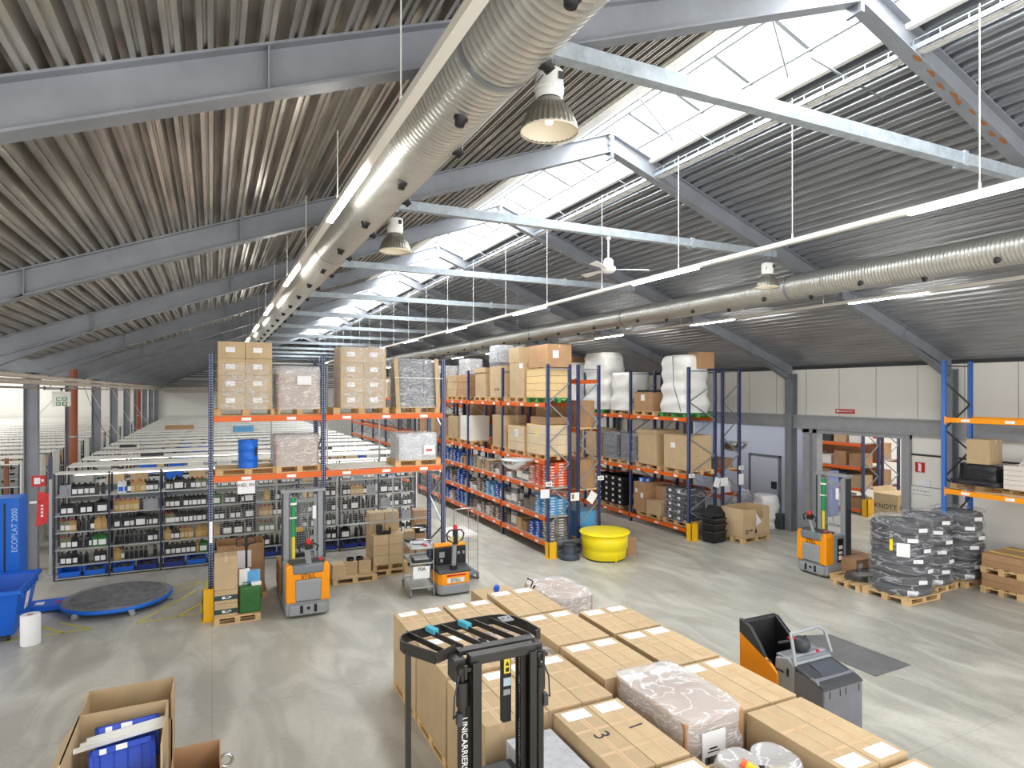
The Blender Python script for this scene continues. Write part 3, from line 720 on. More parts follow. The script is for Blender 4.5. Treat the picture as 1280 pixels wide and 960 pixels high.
# left rack, top level
def stack(x0, y0, z0, nx, nz_, cw, cd, ch, what, group, labs, m=None, ny=1, gap=.004, rz=0):
    for k in range(nz_):
        for i in range(nx):
            for j in range(ny):
                h = 'bottom' if k == 0 else ('top' if k == nz_-1 else ('second' if k == 1 else 'third'))
                side = ('left' if i == 0 else 'right') if nx == 2 else ('left', 'middle', 'right')[i] if nx == 3 else ''
                dep = '' if ny == 1 else (', front half' if j == 0 else ', rear half')
                carton((x0+(i+.5)*cw, y0+(j+.5)*cd, z0+k*ch), cw-gap, cd-gap, ch-gap, '%s %s carton, %s layer of %s%s' % ('brown', side, h, what, dep), m, group=group, lab=labs, tp=(k == nz_-1), jit=.004, bevel=.006)
pallet((.62, RY+.45, Z2), 0, 'wooden pallet under the tall stretch-wrapped cartons at the left end of the top beam')
stack(.10, RY+.0, Z2+PH, 2, 4, .5, .78, .335, 'the tall wrapped stack, left bay', None, [('f', -.02, .12, .17, .10)])
shell((.60, RY+.39, Z2+PH-.02), 1.05, .84, .92, 'clear stretch wrap round the lower layers of the leftmost carton stack', filmc, top=False)
pallet((1.64, RY+.45, Z2), 0, 'wooden pallet under the lower wrapped load in the left bay, top level', sc=(.82, 1, 1))
stack(1.22, RY+.02, Z2+PH, 3, 3, .27, .76, .245, 'the low wrapped load beside the leftmost stack', None, None, card_d)
shell((1.63, RY+.40, Z2+PH-.02), .93, .86, .88, 'hazy stretch wrap round the low load beside the leftmost stack', filmd, sd=3)
o = MB().box(-.14, .14, -.003, .003, -.09, .09).build('paper_notice', paper); o.location = (1.72, RY-.06, Z2+.72); tag(o, 'white paper notice stuck on the hazy wrapped load in the left bay', 'notice')
pallet((2.92, RY+.45, Z2), 0, 'wooden pallet under the tall wrapped stack in the right bay of the left rack')
stack(2.46, RY+.0, Z2+PH, 2, 4, .49, .78, .325, 'the tall wrapped stack, right bay', None, [('f', -.02, .12, .17, .10)])
shell((2.95, RY+.39, Z2+PH-.02), 1.06, .85, 1.33, 'clear stretch wrap round the tall stack in the right bay', filmc, top=True, sd=9)
pallet((4.18, RY+.45, Z2), 0, 'wooden pallet under the grey wrapped load at the right end of the left rack', sc=(.85, 1, 1))
for i in range(3):
    for k in range(4):
        carton((3.88+.29*i, RY+.42, Z2+PH+.25*k), .285, .7, .245, 'dark grey pack in the rightmost wrapped load, %s column, layer %s' % (('left', 'middle', 'right')[i], ('one', 'two', 'three', 'four')[k]), M('grey_pack', (120, 122, 130), .5, var=.3, scale=9), tp=False, cat='pack', name='grey_pack')
shell((4.17, RY+.42, Z2+PH-.02), 1.0, .86, 1.08, 'shiny stretch wrap round the grey load at the right end of the left rack', filmc, sd=5)
for (xx, lab) in ((3.70, 'left'), (4.62, 'right')):
    mb = MB(); mb.beam((0, 0, 0), (-.06 if lab == 'left' else -.05, 0, 1.08), .09, .05, up=(0, 1, 0)); o = mb.build('edge_protector', card); o.location = (xx, RY-.04, Z2+PH); tag(o, '%s cardboard edge protector strapped to the grey wrapped load' % lab, 'edge protector')
mb = MB(); mb.tube([(3.62, RY-.07, Z2+.80), (4.1, RY-.075, Z2+.79), (4.72, RY-.07, Z2+.78)], .008); tag(mb.build('strap', white), 'white strap across the front of the grey wrapped load', 'strap')
# left rack, lower level
pallet((.66, RY+.45, Z1), 0, 'wooden pallet under the blue drum on the lower beam', sc=(1, 1, .9))
t = thing('steel_drum', 'small blue steel drum standing on a pallet in the left rack', 'drum', (.66, RY+.2, Z1+.13))
mb = MB(); mb.lathe([(.001, 0), (.185, 0), (.19, .02), (.185, .03), (.183, .17), (.194, .185), (.183, .20), (.183, .38), (.194, .395), (.183, .41), (.183, .53), (.192, .55), (.192, .565), (.18, .56), (.001, .545)], 32); mb.build('drum_body', blue, t)
mb = MB(); mb.lathe([(.03, .545), (.03, .57), (.001, .572)], 14, c=(.08, 0, 0)); mb.build('bung', black, t)
mb = MB(); mb.hexa([(.12, -.152, .25), (.175, -.085, .25), (.178, -.087, .25), (.124, -.156, .25)], [(.12, -.152, .42), (.175, -.085, .42), (.178, -.087, .42), (.124, -.156, .42)]); mb.build('drum_label', dgrey, t)
pallet((1.62, RY+.42, Z1), .06, 'wooden pallet under the wrapped pinkish cartons on the lower beam', sc=(.78, 1, 1))
for i in range(2):
    for k in range(2):
        carton((1.38+.42*i, RY+.38, Z1+PH+.30*k), .415, .72, .295, 'wrapped brown carton on the lower beam, %s %s of four' % (('lower', 'upper')[k], ('left', 'right')[i]), card_d, tp=False)
shell((1.59, RY+.38, Z1+PH-.01), .92, .80, .64, 'torn stretch wrap round the four cartons on the lower beam of the left bay', filmd, sd=2)
pallet((4.18, RY+.42, Z1), .0, 'wooden pallet under the shiny wrapped white boxes, lower beam right bay', sc=(.88, 1, 1))
for i in range(3):
    for k in range(2):
        carton((3.88+.28*i, RY+.40, Z1+PH+.27*k), .275, .72, .265, 'white box under shiny wrap, %s column, %s layer' % (('left', 'middle', 'right')[i], ('lower', 'upper')[k]), M('white_box', (206, 208, 214), .5, var=.15), tp=False, cat='box', name='white_box')
shell((4.17, RY+.40, Z1+PH-.01), .95, .80, .60, 'shiny stretch wrap round the white boxes on the lower beam', filmd, sd=12)
o = MB().box(-.13, .13, -.003, .003, -.11, .11).build('paper_notice', paper); o.location = (4.42, RY-.03, Z1+.36); tag(o, 'white paper notice with red mark on the shiny wrapped boxes', 'notice')
MB().box(-.08, .06, -.006, -.003, -.03, .02).build('red_mark', M('red_ink', (200, 90, 90), .6), o)
# mesh back panels of the left rack
def mesh_panel(x0, x1, z0, z1, y, label, sx, sz, r, fr=True):
    t = thing('wire_mesh_panel', label, 'mesh panel', (x0, y, z0)); W = x1-x0; H = z1-z0
    mb = MB(); x = sx
    while x < W: mb.box(x-r, x+r, -r, r, 0, H); x += sx
    z = sz
    while z < H: mb.box(0, W, -r, r, z-r, z+r); z += sz
    mb.build('wire_grid', M('mesh_wire', (190, 192, 192), .5), t)
    if fr:
        mb = MB(); k = max(1, round(W/1.3))
        for i in range(k+1): mb.box(W*i/k-.015, W*i/k+.015, -.015, .015, 0, H)
        mb.box(0, W, -.015, .015, 0, .03); mb.box(0, W, -.015, .015, H-.03, H); mb.build('frame', shelfg, t)
mesh_panel(-.02, 5.3, 1.25, 2.45, RY+1.45, 'lower wire mesh panel behind the left rack, in front of the bottles', .075, .05, .002)
mesh_panel(-.02, 4.75, 2.75, 5.05, RY+1.104, 'upper wire mesh panel on the back of the left rack', .1, .1, .0014)
# ------------------------------------------------------------------ loads on the middle rack (front plane X = 8.1, runs along Y)
XA = 8.1
def lbl(p, w_=.2, h_=.16): return p
RA = 'the top beam of the middle rack'
def ypal(y, z, x=XA+.42, label='', g=False, sx=1, rz=math.pi/2, sy=.95):
    return pallet((x, y, z), rz, label, g, sc=(sx, sy, 1))
# top level (Y from near to far)
ypal(15.45, 4.10, label='green pallet under the slatted wooden crate, near end of the middle rack top beam', g=True, sx=1.0)
t = thing('wooden_crate', 'pale slatted wooden crate with stretch wrap at the near end of the middle rack top', 'crate', (XA+.4, 15.45, 4.10+PH))
for k in range(4):
    mb = MB(); mb.box(-.38, -.36, -.6, .6, .2*k, .2*k+.19); mb.box(.36, .38, -.6, .6, .2*k, .2*k+.19); mb.box(-.38, .38, -.6, -.58, .2*k, .2*k+.19); mb.box(-.38, .38, .58, .6, .2*k, .2*k+.19)
    mb.build('side_board', wood_w, t, bevel=.004)
mb = MB(); [mb.box(-.4, .4, yy-.04, yy+.04, .8, .82) for yy in (-.5, 0, .5)]; mb.box(-.38, .38, -.6, .6, .78, .8); mb.build('lid', wood_w, t)
carton((XA+.4, 15.35, 4.92+.15), .76, 1.1, .62, 'big brown carton lying on top of the slatted crate, highest load of the middle rack', card_d, lab=[('f', -.12, .25, .18, .2)], rz=0)
carton((XA+.4, 16.75, 4.10+PH), .7, .95, 1.02, 'tall tan carton next to the slatted crate on the top beam', card, lab=[('l', -.3, .85, .2, .14)])
ypal(16.75, 4.10, label='wooden pallet under the tall tan carton on the top beam')
carton((XA+.4, 17.05, 5.28), .6, .7, .45, 'tan carton standing on the tall carton, second highest of the middle rack', card, tp=False)
ypal(18.2, 4.10, label='wooden pallet under the tan carton with care marks')
o = carton((XA+.4, 18.2, 4.10+PH), .72, 1.0, .98, 'tan carton with small black care marks behind a navy post', card)
mb = MB(); [mb.box(-.364, -.361, y_, y_+.05, .2, .28) for y_ in (-.2, -.1, .05)]; mb.build('care_mark', ink, o)
ypal(19.55, 4.10, label='wooden pallet under the lidded tan carton', sx=.9)
carton((XA+.4, 19.5, 4.10+PH), .72, .9, .80, 'tan carton with a separate lid on the top beam', card, tp=False)
carton((XA+.4, 19.5, 4.90+PH), .76, .94, .16, 'pale cardboard cover box on the tan carton of the top beam', card, tp=False, name='shallow_carton', cat='carton')
shell((XA+.4, 18.6, 5.35), .6, .8, .55, 'grey wrapped bundle standing on the cartons of the top beam', filmd, name='wrapped_bundle', cat='bundle'); 
carton((XA+.4, 18.6, 5.24), .55, .7, .5, 'grey pack inside the wrapped bundle on the top beam', MATS['grey_pack'], tp=False, name='grey_pack', cat='pack')
for (yc, nm, mm) in ((21.2, 'orange-brown', card_d), (22.3, 'pale', card), (23.6, 'tan', card), (24.8, 'brown', card_d), (26.1, 'light tan', card), (27.4, 'dark brown', card_d), (28.8, 'cream', card), (30.1, 'sand coloured', card)):
    ypal(yc, 4.10, label='wooden pallet under the %s stacked cartons on the top beam' % nm, sx=.9)
    for k in range(3):
        carton((XA+.4, yc, 4.10+PH+.26*k), .72, .95, .255, '%s carton on the middle rack top beam, %s of three' % (nm, ('lowest', 'middle', 'topmost')[k]), mm, tp=False, jit=.03)
for (yc, hh) in ((21.3, .55), (23.8, .4)):
    shell((XA+.4, yc, 5.03), .7, .9, hh, 'grey wrapped bundle on stacked cartons, %s along the top beam' % ('nearer' if hh > .5 else 'farther'), filmd, name='wrapped_bundle', cat='bundle')
for i in range(9):
    yc = 31.4+i*1.25
    carton((XA+.4, yc, 4.10), .75, 1.05, .8+.15*(i % 3), 'far carton on the top beam of the middle rack near the end of the aisle', (card, white, card_d)[i % 3], tp=False, group='far top-beam loads')
# second level
for (yc, hh, nm, mm, tall) in ((15.45, .82, 'wood-sided', wood_w, 0), (16.75, .72, 'wood-sided', wood_w, 0), (18.0, .98, 'plain tan', card, 1), (20.9, .86, 'whitish wrapped', white, 0), (22.2, .8, 'tan', card, 0), (23.5, .7, 'brown', card_d, 0), (24.9, .8, 'tan', card, 0), (26.2, .8, 'brown', card_d, 0)):
    lb = '%s box on the second beam, %s' % (nm, 'nearest' if yc < 16 else 'next to the nearest' if yc < 17 else BAYW[int((yc-15.4)/1.3)]+' along the aisle')
    ypal(yc, 2.55, label='pallet under the '+lb, sx=.95)
    if mm is wood_w:
        t = thing('plywood_crate', lb, 'crate', (XA+.4, yc, 2.55+PH))
        for k in range(3):
            mb = MB(); z0, z1 = hh*k/3, hh*(k+1)/3-.012; mb.box(-.37, -.35, -.58, .58, z0, z1); mb.box(.35, .37, -.58, .58, z0, z1); mb.box(-.37, .37, -.58, -.56, z0, z1); mb.box(-.37, .37, .56, .58, z0, z1); mb.build('side_board', wood_w, t, bevel=.004)
        mb = MB(); mb.box(-.36, .36, -.57, .57, hh-.05, hh-.03); mb.build('lid', wood_w, t)
        mb = MB(); mb.box(-.376, -.37, -.15, .05, hh*.55, hh*.85); mb.build('address_label', paper_y if yc < 16 else paper, t)
        shell((XA+.4, yc, 2.55+PH), .80, 1.20, hh*.95, 'clear wrap round the '+lb, filmc, top=False, sd=yc)
    else: carton((XA+.4, yc, 2.55+PH), .72, 1.0, hh, lb, mm, tp=False, lab=[('l', 0, hh*.6, .2, .2)] if nm[0] == 'w' else None)
carton((XA+.4, 15.4, 2.55+PH+.82), .7, .9, .2, 'low open brown tray on top of the nearest wood-sided box', card_d, tp=False)
# boxes deep inside the middle rack (dark side of the back-to-back pair)
for i, yc in enumerate((15.5, 16.9, 18.5, 20.0, 21.6, 23.2)):
    carton((9.45, yc, 3.41), .6, 1.0, (.75, .6)[i % 2], 'brown carton deep on the wooden shelf of the rear rack, %s from the end' % BAYW[i], (card_d, card)[i % 2], tp=False)
for i, yc in enumerate((15.4, 16.6, 18.1)):
    carton((9.45, yc, 1.71), .6, .9, .8, 'brown carton on the low wooden shelf of the rear rack, %s from the end' % BAYW[i], card_d, tp=False)
    carton((9.45, yc, .37), .6, .95, .7, 'light blue wrapped pack on the lowest beam of the rear rack, %s from the end' % BAYW[i], skyb, tp=False, name='wrapped_pack', cat='pack')
# small goods on the lower shelves
def proto(name, cat, mb, mats, bevel=0):
    o = mb.build(name, mats, bevel=bevel); o['category'] = cat; o.location = (0, 0, -50); o['_n'] = 0; return o
def place(o, loc, label, group, rz=0, sc=None, mat=None):
    if o['_n'] == 0: c = o; o['_n'] = 1
    else: c = o.copy(); COL.objects.link(c)
    c.location = loc; c.rotation_euler = (0, 0, rz); c['label'] = label; c['group'] = group
    c.scale = sc or (1, 1, 1)
    return c
def parcel(col):
    mb = MB(); mb.hexa([(-.165, -.135, .004), (.165, -.135, .004), (.165, .135, .004), (-.165, .135, .004)], [(-.17, -.14, .03), (.17, -.14, .03), (.17, .14, .03), (-.17, .14, .03)]); mb.hexa([(-.17, -.14, .03), (.17, -.14, .03), (.17, .14, .03), (-.17, .14, .03)], [(-.15, -.12, .07), (.15, -.12, .07), (.15, .12, .07), (-.15, .12, .07)]); mb.cur = 1; mb.box(-.1715, .1715, -.045, .045, .012, .045); mb.box(-.06, .06, -.1415, .1415, .014, .042); return mb, [col, white]
PB = {k: proto(n, 'packet', *parcel(m)) for k, n, m in (('b', 'blue_packet', bluep), ('s', 'light_blue_packet', skyb), ('g', 'grey_packet', greyb), ('o', 'orange_packet', redor), ('p', 'pink_packet', pink), ('w', 'white_packet', paper))}
mb = MB(); mb.lathe([(.001, 0), (.075, 0), (.078, .01), (.075, .02), (.075, .26), (.078, .27), (.07, .275), (.001, .27)], 14); mb.cur = 1; mb.lathe([(.0765, .06), (.0765, .2)], 14, cap=False)
TIN = proto('metal_can', 'can', mb, [tin, white])
CN = {'b': 'blue', 's': 'light blue', 'g': 'grey', 'o': 'orange-red', 'p': 'pink', 'w': 'white'}
LVN = {.36: 'lowest', 1.03: 'second', 1.80: 'third'}
plan = {  # level -> slots per bay : kind, pile height
 1.80: ['oo8', 'oo8', 'pp7', 't', 't', 'm', 'ww2', 'c', 'ww2', 'gg4', 'c', 'gg5', 'c', 'gg5', 'ss4', 'c', 'gg4', 'bb5', 'bb6', 'gg5', 'bb6', 'bb5', 'gg6'],
 1.03: ['ss7', 'ss7', 'm', 'm', 'gg2', 't', 't', 't', 'bb6', 'ss5', 'ss6', 'gg5', 'gg6', 'ww2', 'ww3', 'gg4', 'bb5', 'bb7', 'gg4', 'gg6', 'bb5', 'gg6', 'gg5'],
 .36: ['gg7', 'bb6', 'bb5', 'c', 'c', 't', 'm', 'gg3', 'gg5', 'gg5', 'ww4', 'gg5', 'ww3', 'm', 'gg4', 'ss6', 'bb6', 'bb7', 'gg5', 'ww4', 'bb5', 'gg5', 'gg5']}
for z, slots in plan.items():
    for i, sl in enumerate(slots):
        yc = 15.05+i*.385; bay = int((yc-14.8)/2.9); yc += .06*(bay+1)
        where = 'on the %s shelf of the middle rack, %s bay' % (LVN[z], BAYW[bay]); base_z = z+.008
        if sl[0] == 'c':
            carton((XA+.28, yc, base_z), .42, .34, .30+.05*(i % 3), 'small brown carton %s, slot %s' % (where, ('one', 'two', 'three', 'four', 'five', 'six', 'seven', 'eight')[i % 8]), card_d if i % 2 else card, tp=False, rz=.1*(i % 3-1), bevel=.004)
        elif sl[0] == 't':
            for a in (0, 1):
                for b_ in (0, 1): place(TIN, (XA+.14+.18*a, yc-.08+.17*b_, base_z), 'grey metal can %s' % where, 'grey cans '+where, sc=(1, 1, 1.1+.25*(i % 3)))
        elif sl[0] == 'm': 
            shell((XA+.3, yc, base_z), .4, .34, .28+.06*(i % 3), 'dark lumpy grey bundle %s' % where, greyb, name='grey_bundle', cat='bundle', seg=.06, amp=.03, sd=i, group='lumpy bundles '+where)
        else:
            n = int(sl[2]); k0 = PB[sl[0]]
            for k in range(n):
                place(k0, (XA+.26+random.uniform(-.02, .02), yc+random.uniform(-.012, .012), base_z+.073*k), '%s packet in a pile %s' % (CN[sl[0]], where), '%s packets %s' % (CN[sl[0]], where), rz=random.uniform(-.09, .09), sc=(1, 1.2, 1))
for k in range(6):
    for j in range(2):
        place(PB['s'], (8.62, 15.1+.3*j, 1.04+.073*k), 'light blue packet in the pile behind the end frame of the middle rack', 'light blue packets behind the end frame', sc=(1.1, 1.1, 1))
for k in range(9):
    place(PB['o'], (8.62, 15.1, 1.81+.073*k), 'orange-red packet in the pile behind the end frame of the middle rack', 'orange packets behind the end frame', sc=(1.2, 1.3, 1))
for k in range(8): place(PB['g'], (8.62, 15.1, .37+.073*k), 'grey packet in the pile behind the end frame of the middle rack', 'grey packets behind the end frame', sc=(1.2, 1.3, 1))
# loads on the white-bag rack (front plane X=12.9)
XC = 12.9
def bag(c, w_, d_, prof, label, sd):
    nu = 56; vs = []; L_ = 0; hh = prof[-1][1]
    z = 0; rows = 36
    for j in range(rows+1):
        z = hh*j/rows
        for k in range(len(prof)-1):
            if prof[k][1] <= z <= prof[k+1][1]+1e-6:
                u = (z-prof[k][1])/(prof[k+1][1]-prof[k][1]); u = u*u*(3-2*u); s_ = prof[k][0]*(1-u)+prof[k+1][0]*u; break
        for i in range(nu):
            a = 2*math.pi*i/nu; ca, sa = math.cos(a), math.sin(a); kk = (abs(ca)**4+abs(sa)**4)**-.25
            x = ca*kk*w_/2*s_; y = sa*kk*d_/2*s_; n = 1+.07*noise3((x*2+sd, y*2, z*3), 1.2)+.02*noise3((x*2+sd, y*2, z*3), 5)
            vs.append((x*n, y*n, z))
        L_ += 1
    fs = [(k*nu+i, k*nu+(i+1) % nu, (k+1)*nu+(i+1) % nu, (k+1)*nu+i) for k in range(L_-1) for i in range(nu)]
    mb = MB(); mb._add(vs, fs, True); mb._add(vs[-nu:], [tuple(range(nu))]); o = mb.build('bulk_bag', bagw); o.location = c; return tag(o, label, 'bag')
t = ypal(15.5, 3.62, XC+.55, 'green pallet under the tallest white bag, nearest on the white-bag rack', True, sy=1.25)
b1 = bag((XC+.52, 15.50, 3.62+PH), 1.1, 1.35, [(.96, 0), (1.04, .25), (.92, .55), (1.0, .75), (.9, .95), (.98, 1.2), (.93, 1.35), (.96, 1.55), (.9, 1.72), (.78, 1.78)], 'tallest white wrapped bag stack at the near end of the white-bag rack', 1)
carton((XC+.75, 15.0, 4.95+.17), .6, .5, .5, 'brown carton strapped at the top corner of the tallest white bag stack', card_d, tp=False)
carton((XC+.5, 17.0, 3.62+PH), .9, .95, .62, 'brown carton with a white note between the white bags', card_d, lab=[('l', .0, .35, .2, .2)])
ypal(17.0, 3.62, XC+.55, 'wooden pallet under the brown carton between the white bags', sy=1.2)
t = thing('roller_bundle', 'dark bundle of short rods lying on the carton between the white bags', 'bundle', (XC+.5, 17.0, 3.62+PH+.63))
mb = MB(); [mb.cyl((-.35, y_*.1-.4, .04), (.35, y_*.1-.4, .04+.01*(y_ % 2)), .035, 8) for y_ in range(9)]; mb.build('rods', dgrey, t)
ypal(18.3, 3.62, XC+.55, 'wooden pallet under the squarer white bag', sy=1.2)
bag((XC+.52, 18.35, 3.62+PH), 1.05, 1.2, [(1.0, 0), (1.03, .3), (.95, .6), (1.0, .9), (.97, 1.25), (.9, 1.32)], 'squarer white bag stack right behind the brown carton', 4)
ypal(20.0, 3.62, XC+.55, 'green pallet under the wrapped white bag with a brown patch', True, sy=1.2)
bag((XC+.52, 20.0, 3.62+PH), 1.1, 1.6, [(.96, 0), (1.04, .3), (.95, .6), (1.0, .9), (.92, 1.2), (1.0, 1.5), (.98, 1.9), (.85, 2.1)], 'tall white wrapped bag stack with strap behind the squarer one', 7)
ypal(21.8, 3.62, XC+.55, 'wooden pallet under the farthest white bag', sy=1.2)
bag((XC+.52, 21.8, 3.62+PH), 1.1, 1.4, [(1, 0), (1.04, .3), (.95, .6), (1.0, .9), (.96, 1.4), (.85, 1.8)], 'farthest white bag stack on the white-bag rack', 9)
carton((XC+.5, 21.9, 5.5), .8, .8, .3, 'brown carton lying on the farthest white bag stack', card_d, tp=False)
mb = MB(); mb.tube([(XC-.07, 15.35, 5.5), (XC-.08, 15.3, 4.6), (XC-.05, 15.0, 3.8)], .01); tag(mb.build('strap', dgrey), 'dark strap hanging down the front of the tallest white bag stack', 'strap')
for (yc, dd_, hh, nm, mm) in ((15.35, 1.1, 1.05, 'biggest tan carton with a small white label', card), (16.75, .95, 1.0, 'tan carton with lid', card), (20.3, .95, 1.0, 'tan carton, third', card), (21.5, 1.0, .95, 'tan carton, fourth', card), (23.2, 1.2, 1.0, 'tan carton, fifth', card)):
    ypal(yc, 1.88, XC+.55, 'pallet under the %s, middle beam' % nm, sy=1.2)
    carton((XC+.5, yc, 1.88+PH), .95, dd_, hh, '%s on the middle beam of the white-bag rack' % nm, mm, tp=False, lab=[('l', .1, .65, .2, .16)] if yc < 16 else None)
carton((XC+.5, 16.75, 1.88+PH+1.0), 1.0, 1.0, .13, 'shallow cardboard cover on the carton of the middle beam', card, tp=False, name='shallow_carton', cat='carton')
for j, yc in enumerate((17.85, 18.95)):
    ypal(yc, 1.88, XC+.55, 'wooden pallet under the %s silvery wrapped load' % ('nearer', 'farther')[j], sy=1.2)
    for k in range(4): carton((XC+.5, yc, 1.88+PH+.22*k), .85, .85, .215, 'grey carton in the %s silvery wrapped load, %s layer' % (('nearer', 'farther')[j], ('lowest', 'second', 'third', 'top')[k]), MATS['grey_pack'], tp=False)
    shell((XC+.5, yc, 1.88+PH), .95, .95, .95, '%s silvery stretch wrap on the middle beam of the white-bag rack' % ('nearer', 'farther')[j], filmg, sd=yc)
mb = MB(); mb.box(-.21, .21, -.19, .19, 0, .2); mb.cur = 1; mb.box(-.215, -.21, -.06, .06, .06, .14); mb.cur = 0; mb.box(-.22, .22, -.2, .2, .17, .2)
DK = proto('black_carton', 'carton', mb, [black, paper], bevel=.008)
for (y0, ny, nz_, w1) in ((15.2, 2, 5, 'nearest'), (18.3, 4, 5, 'farther')):
    for i in range(ny):
        for k in range(nz_): place(DK, (XC+.25, y0+.41*i, .28+PH+.202*k), 'black carton with white label in the %s dark stack on the lowest beam' % w1, '%s dark stack of the white-bag rack' % w1)
        for k in range(nz_-(i % 2)): place(DK, (XC+.70, y0+.41*i, .28+PH+.202*k), 'black carton in the rear row of the %s dark stack' % w1, 'rear row of the %s dark stack' % w1)
shell((XC+.46, 15.42, .28+PH), .98, 1.0, 1.0, 'clear wrap round the nearest dark carton stack on the lowest beam', filmg, sd=21)
for (yc, lb) in ((15.4, 'under the nearest dark stack'), (16.75, 'under the half-open carton'), (18.9, 'under the farther dark stack')): ypal(yc, .28, XC+.55, 'wooden pallet %s on the lowest beam of the white-bag rack' % lb, sy=1.2)
carton((XC+.45, 17.2, .28+PH), .8, .62, .95, 'brown carton with blue contents and two labels on the lowest beam', card_d, tp=False, lab=[('l', -.15, .45, .13, .16), ('l', .15, .6, .1, .12)])
carton((XC+.45, 16.45, .28+PH), .8, .75, .42, 'low brown carton front of the half-open box, lowest beam', card, tp=False)
carton((XC+.65, 16.45, .28+PH+.43), .45, .75, .45, 'brown open carton with raised flap on the lowest beam', card_d, tp=False)
for k in range(3): place(PB['b'], (XC+.3, 17.2, .28+PH+.96+.03*k), 'blue packet lying on the brown carton of the lowest beam', 'blue packets on the lowest-beam carton')
# narrow rack by the wall
carton((14.62, 15.4, 2.0), .6, .85, .30, 'brown carton with two small labels on the narrow rack by the wall', card_d, rz=.05, tp=False, lab=[('f', -.1, .2, .05, .05), ('f', -.1, .08, .05, .05)])
for k in range(5): place(PB['w'], (14.62, 15.2, 1.21+.073*k), 'white packet in the pile on the narrow rack by the wall', 'white packets by the wall', sc=(1.5, 1.3, 1))

# ------------------------------------------------------------------ oil shelving rows
SX0 = -3.3; NB = 8; BW = 1.08; SY = 17.7
LV = [.06, .34, .72, 1.12, 1.52, 1.96, 2.5]
def shelving(x0, nb, y, dep, levels, label, group=None, toponly=False, endp=True, bw=BW):
    t = thing('shelving_row', label, 'shelving', (x0, y, 0), 0, group)
    for i in range(nb+1):
        for yy in (.02, dep-.02):
            kk = ('up', levels[-1])
            if kk not in PMESH: mb = MB(); mb.box(-.02, .02, -.02, .02, 0, levels[-1]); uo = mb.build('upright', M('upright_dark_navy', (34, 40, 66), .5), t); PMESH[kk] = uo.data
            else: uo = bpy.data.objects.new('upright', PMESH[kk]); COL.objects.link(uo); uo.parent = t
            uo.location = (i*bw, yy, 0)
    for z in levels:
        if toponly and z < 1.5: continue
        mb = MB()
        if toponly: mb.box(0, nb*bw, -.02, dep+.02, z-.03, z)
        else:
            for i in range(nb): mb.box(i*bw+.01, (i+1)*bw-.01, 0, dep, z-.025, z)
        mb.build('shelf', shelfw if z == levels[-1] else shelfg, t)
    if endp:
        mb = MB(); mb.box(nb*bw+.02, nb*bw+.04, 0, dep, .05, levels[-1]); 
        if toponly: mc = MB(); mc.box(-.04, -.02, 0, dep, .05, levels[-1]); mc.build('end_panel', white, t)
        for q in range(6): mb.box(nb*bw+.04, nb*bw+.05, dep*q/6, dep*q/6+.03, .05, levels[-1])
        mb.build('end_panel', white, t)
    return t
shelving(SX0, NB, SY, .5, LV, 'nearest grey shelving row full of oil bottles, behind the turntable and left rack')
def bottle(col, capc, lab, w_=.13, d_=.085, h_=.27, kind=0):
    mb = MB(); mb.box(-w_/2, w_/2, -d_/2, d_/2, 0, h_*.68)
    b0 = [(-w_/2, -d_/2, h_*.68), (w_/2, -d_/2, h_*.68), (w_/2, d_/2, h_*.68), (-w_/2, d_/2, h_*.68)]
    sx = .02 if kind == 0 else 0; nx = -.03 if kind == 0 else 0
    mb.hexa(b0, [(nx-.03, -.025, h_*.86), (nx+.03+sx, -.025, h_*.86), (nx+.03+sx, .025, h_*.86), (nx-.03, .025, h_*.86)])
    if kind == 0: mb.tube([(w_/2-.012, 0, h_*.6), (w_/2-.008, 0, h_*.8), (nx+.03, 0, h_*.86)], .011, 6)
    mb.cur = 1; mb.cyl((nx, 0, h_*.85), (nx, 0, h_), .022, 10)
    mb.cur = 2; mb.box(-w_*.36, w_*.36, -d_/2-.002, -d_/2, h_*.12, h_*.5)
    return mb, [col, capc, lab]
BT = {'k': proto('oil_bottle', 'bottle', *bottle(oil_b, black, paper)), 'r': proto('oil_bottle', 'bottle', *bottle(oil_g, red, M('label_cream', (210, 190, 150), .6))),
      's': proto('oil_bottle', 'bottle', *bottle(oil_s, black, lgrey)), 'w': proto('oil_bottle', 'bottle', *bottle(oil_w, white, blue)),
      'g': proto('oil_bottle', 'bottle', *bottle(oil_g, oil_g, M('label_gold', (196, 164, 100), .5), .14, .09, .30, 1)), 'o': proto('oil_bottle', 'bottle', *bottle(oil_o, red, paper)),
      'K': proto('oil_canister', 'canister', *bottle(oil_b, black, paper, .24, .16, .33)), 'd': proto('slim_bottle', 'bottle', *bottle(oil_b, black, oil_b, .075, .07, .25, 1)), 'G': proto('oil_canister', 'canister', *bottle(green, black, paper, .2, .14, .30))}
BN = {'k': 'black oil bottle with white label', 'r': 'gold oil bottle with red cap', 's': 'silver oil bottle', 'w': 'white oil bottle with blue label', 'g': 'gold plain bottle', 'o': 'olive bottle with red cap', 'K': 'large black canister', 'd': 'slim black bottle', 'G': 'dark green canister'}
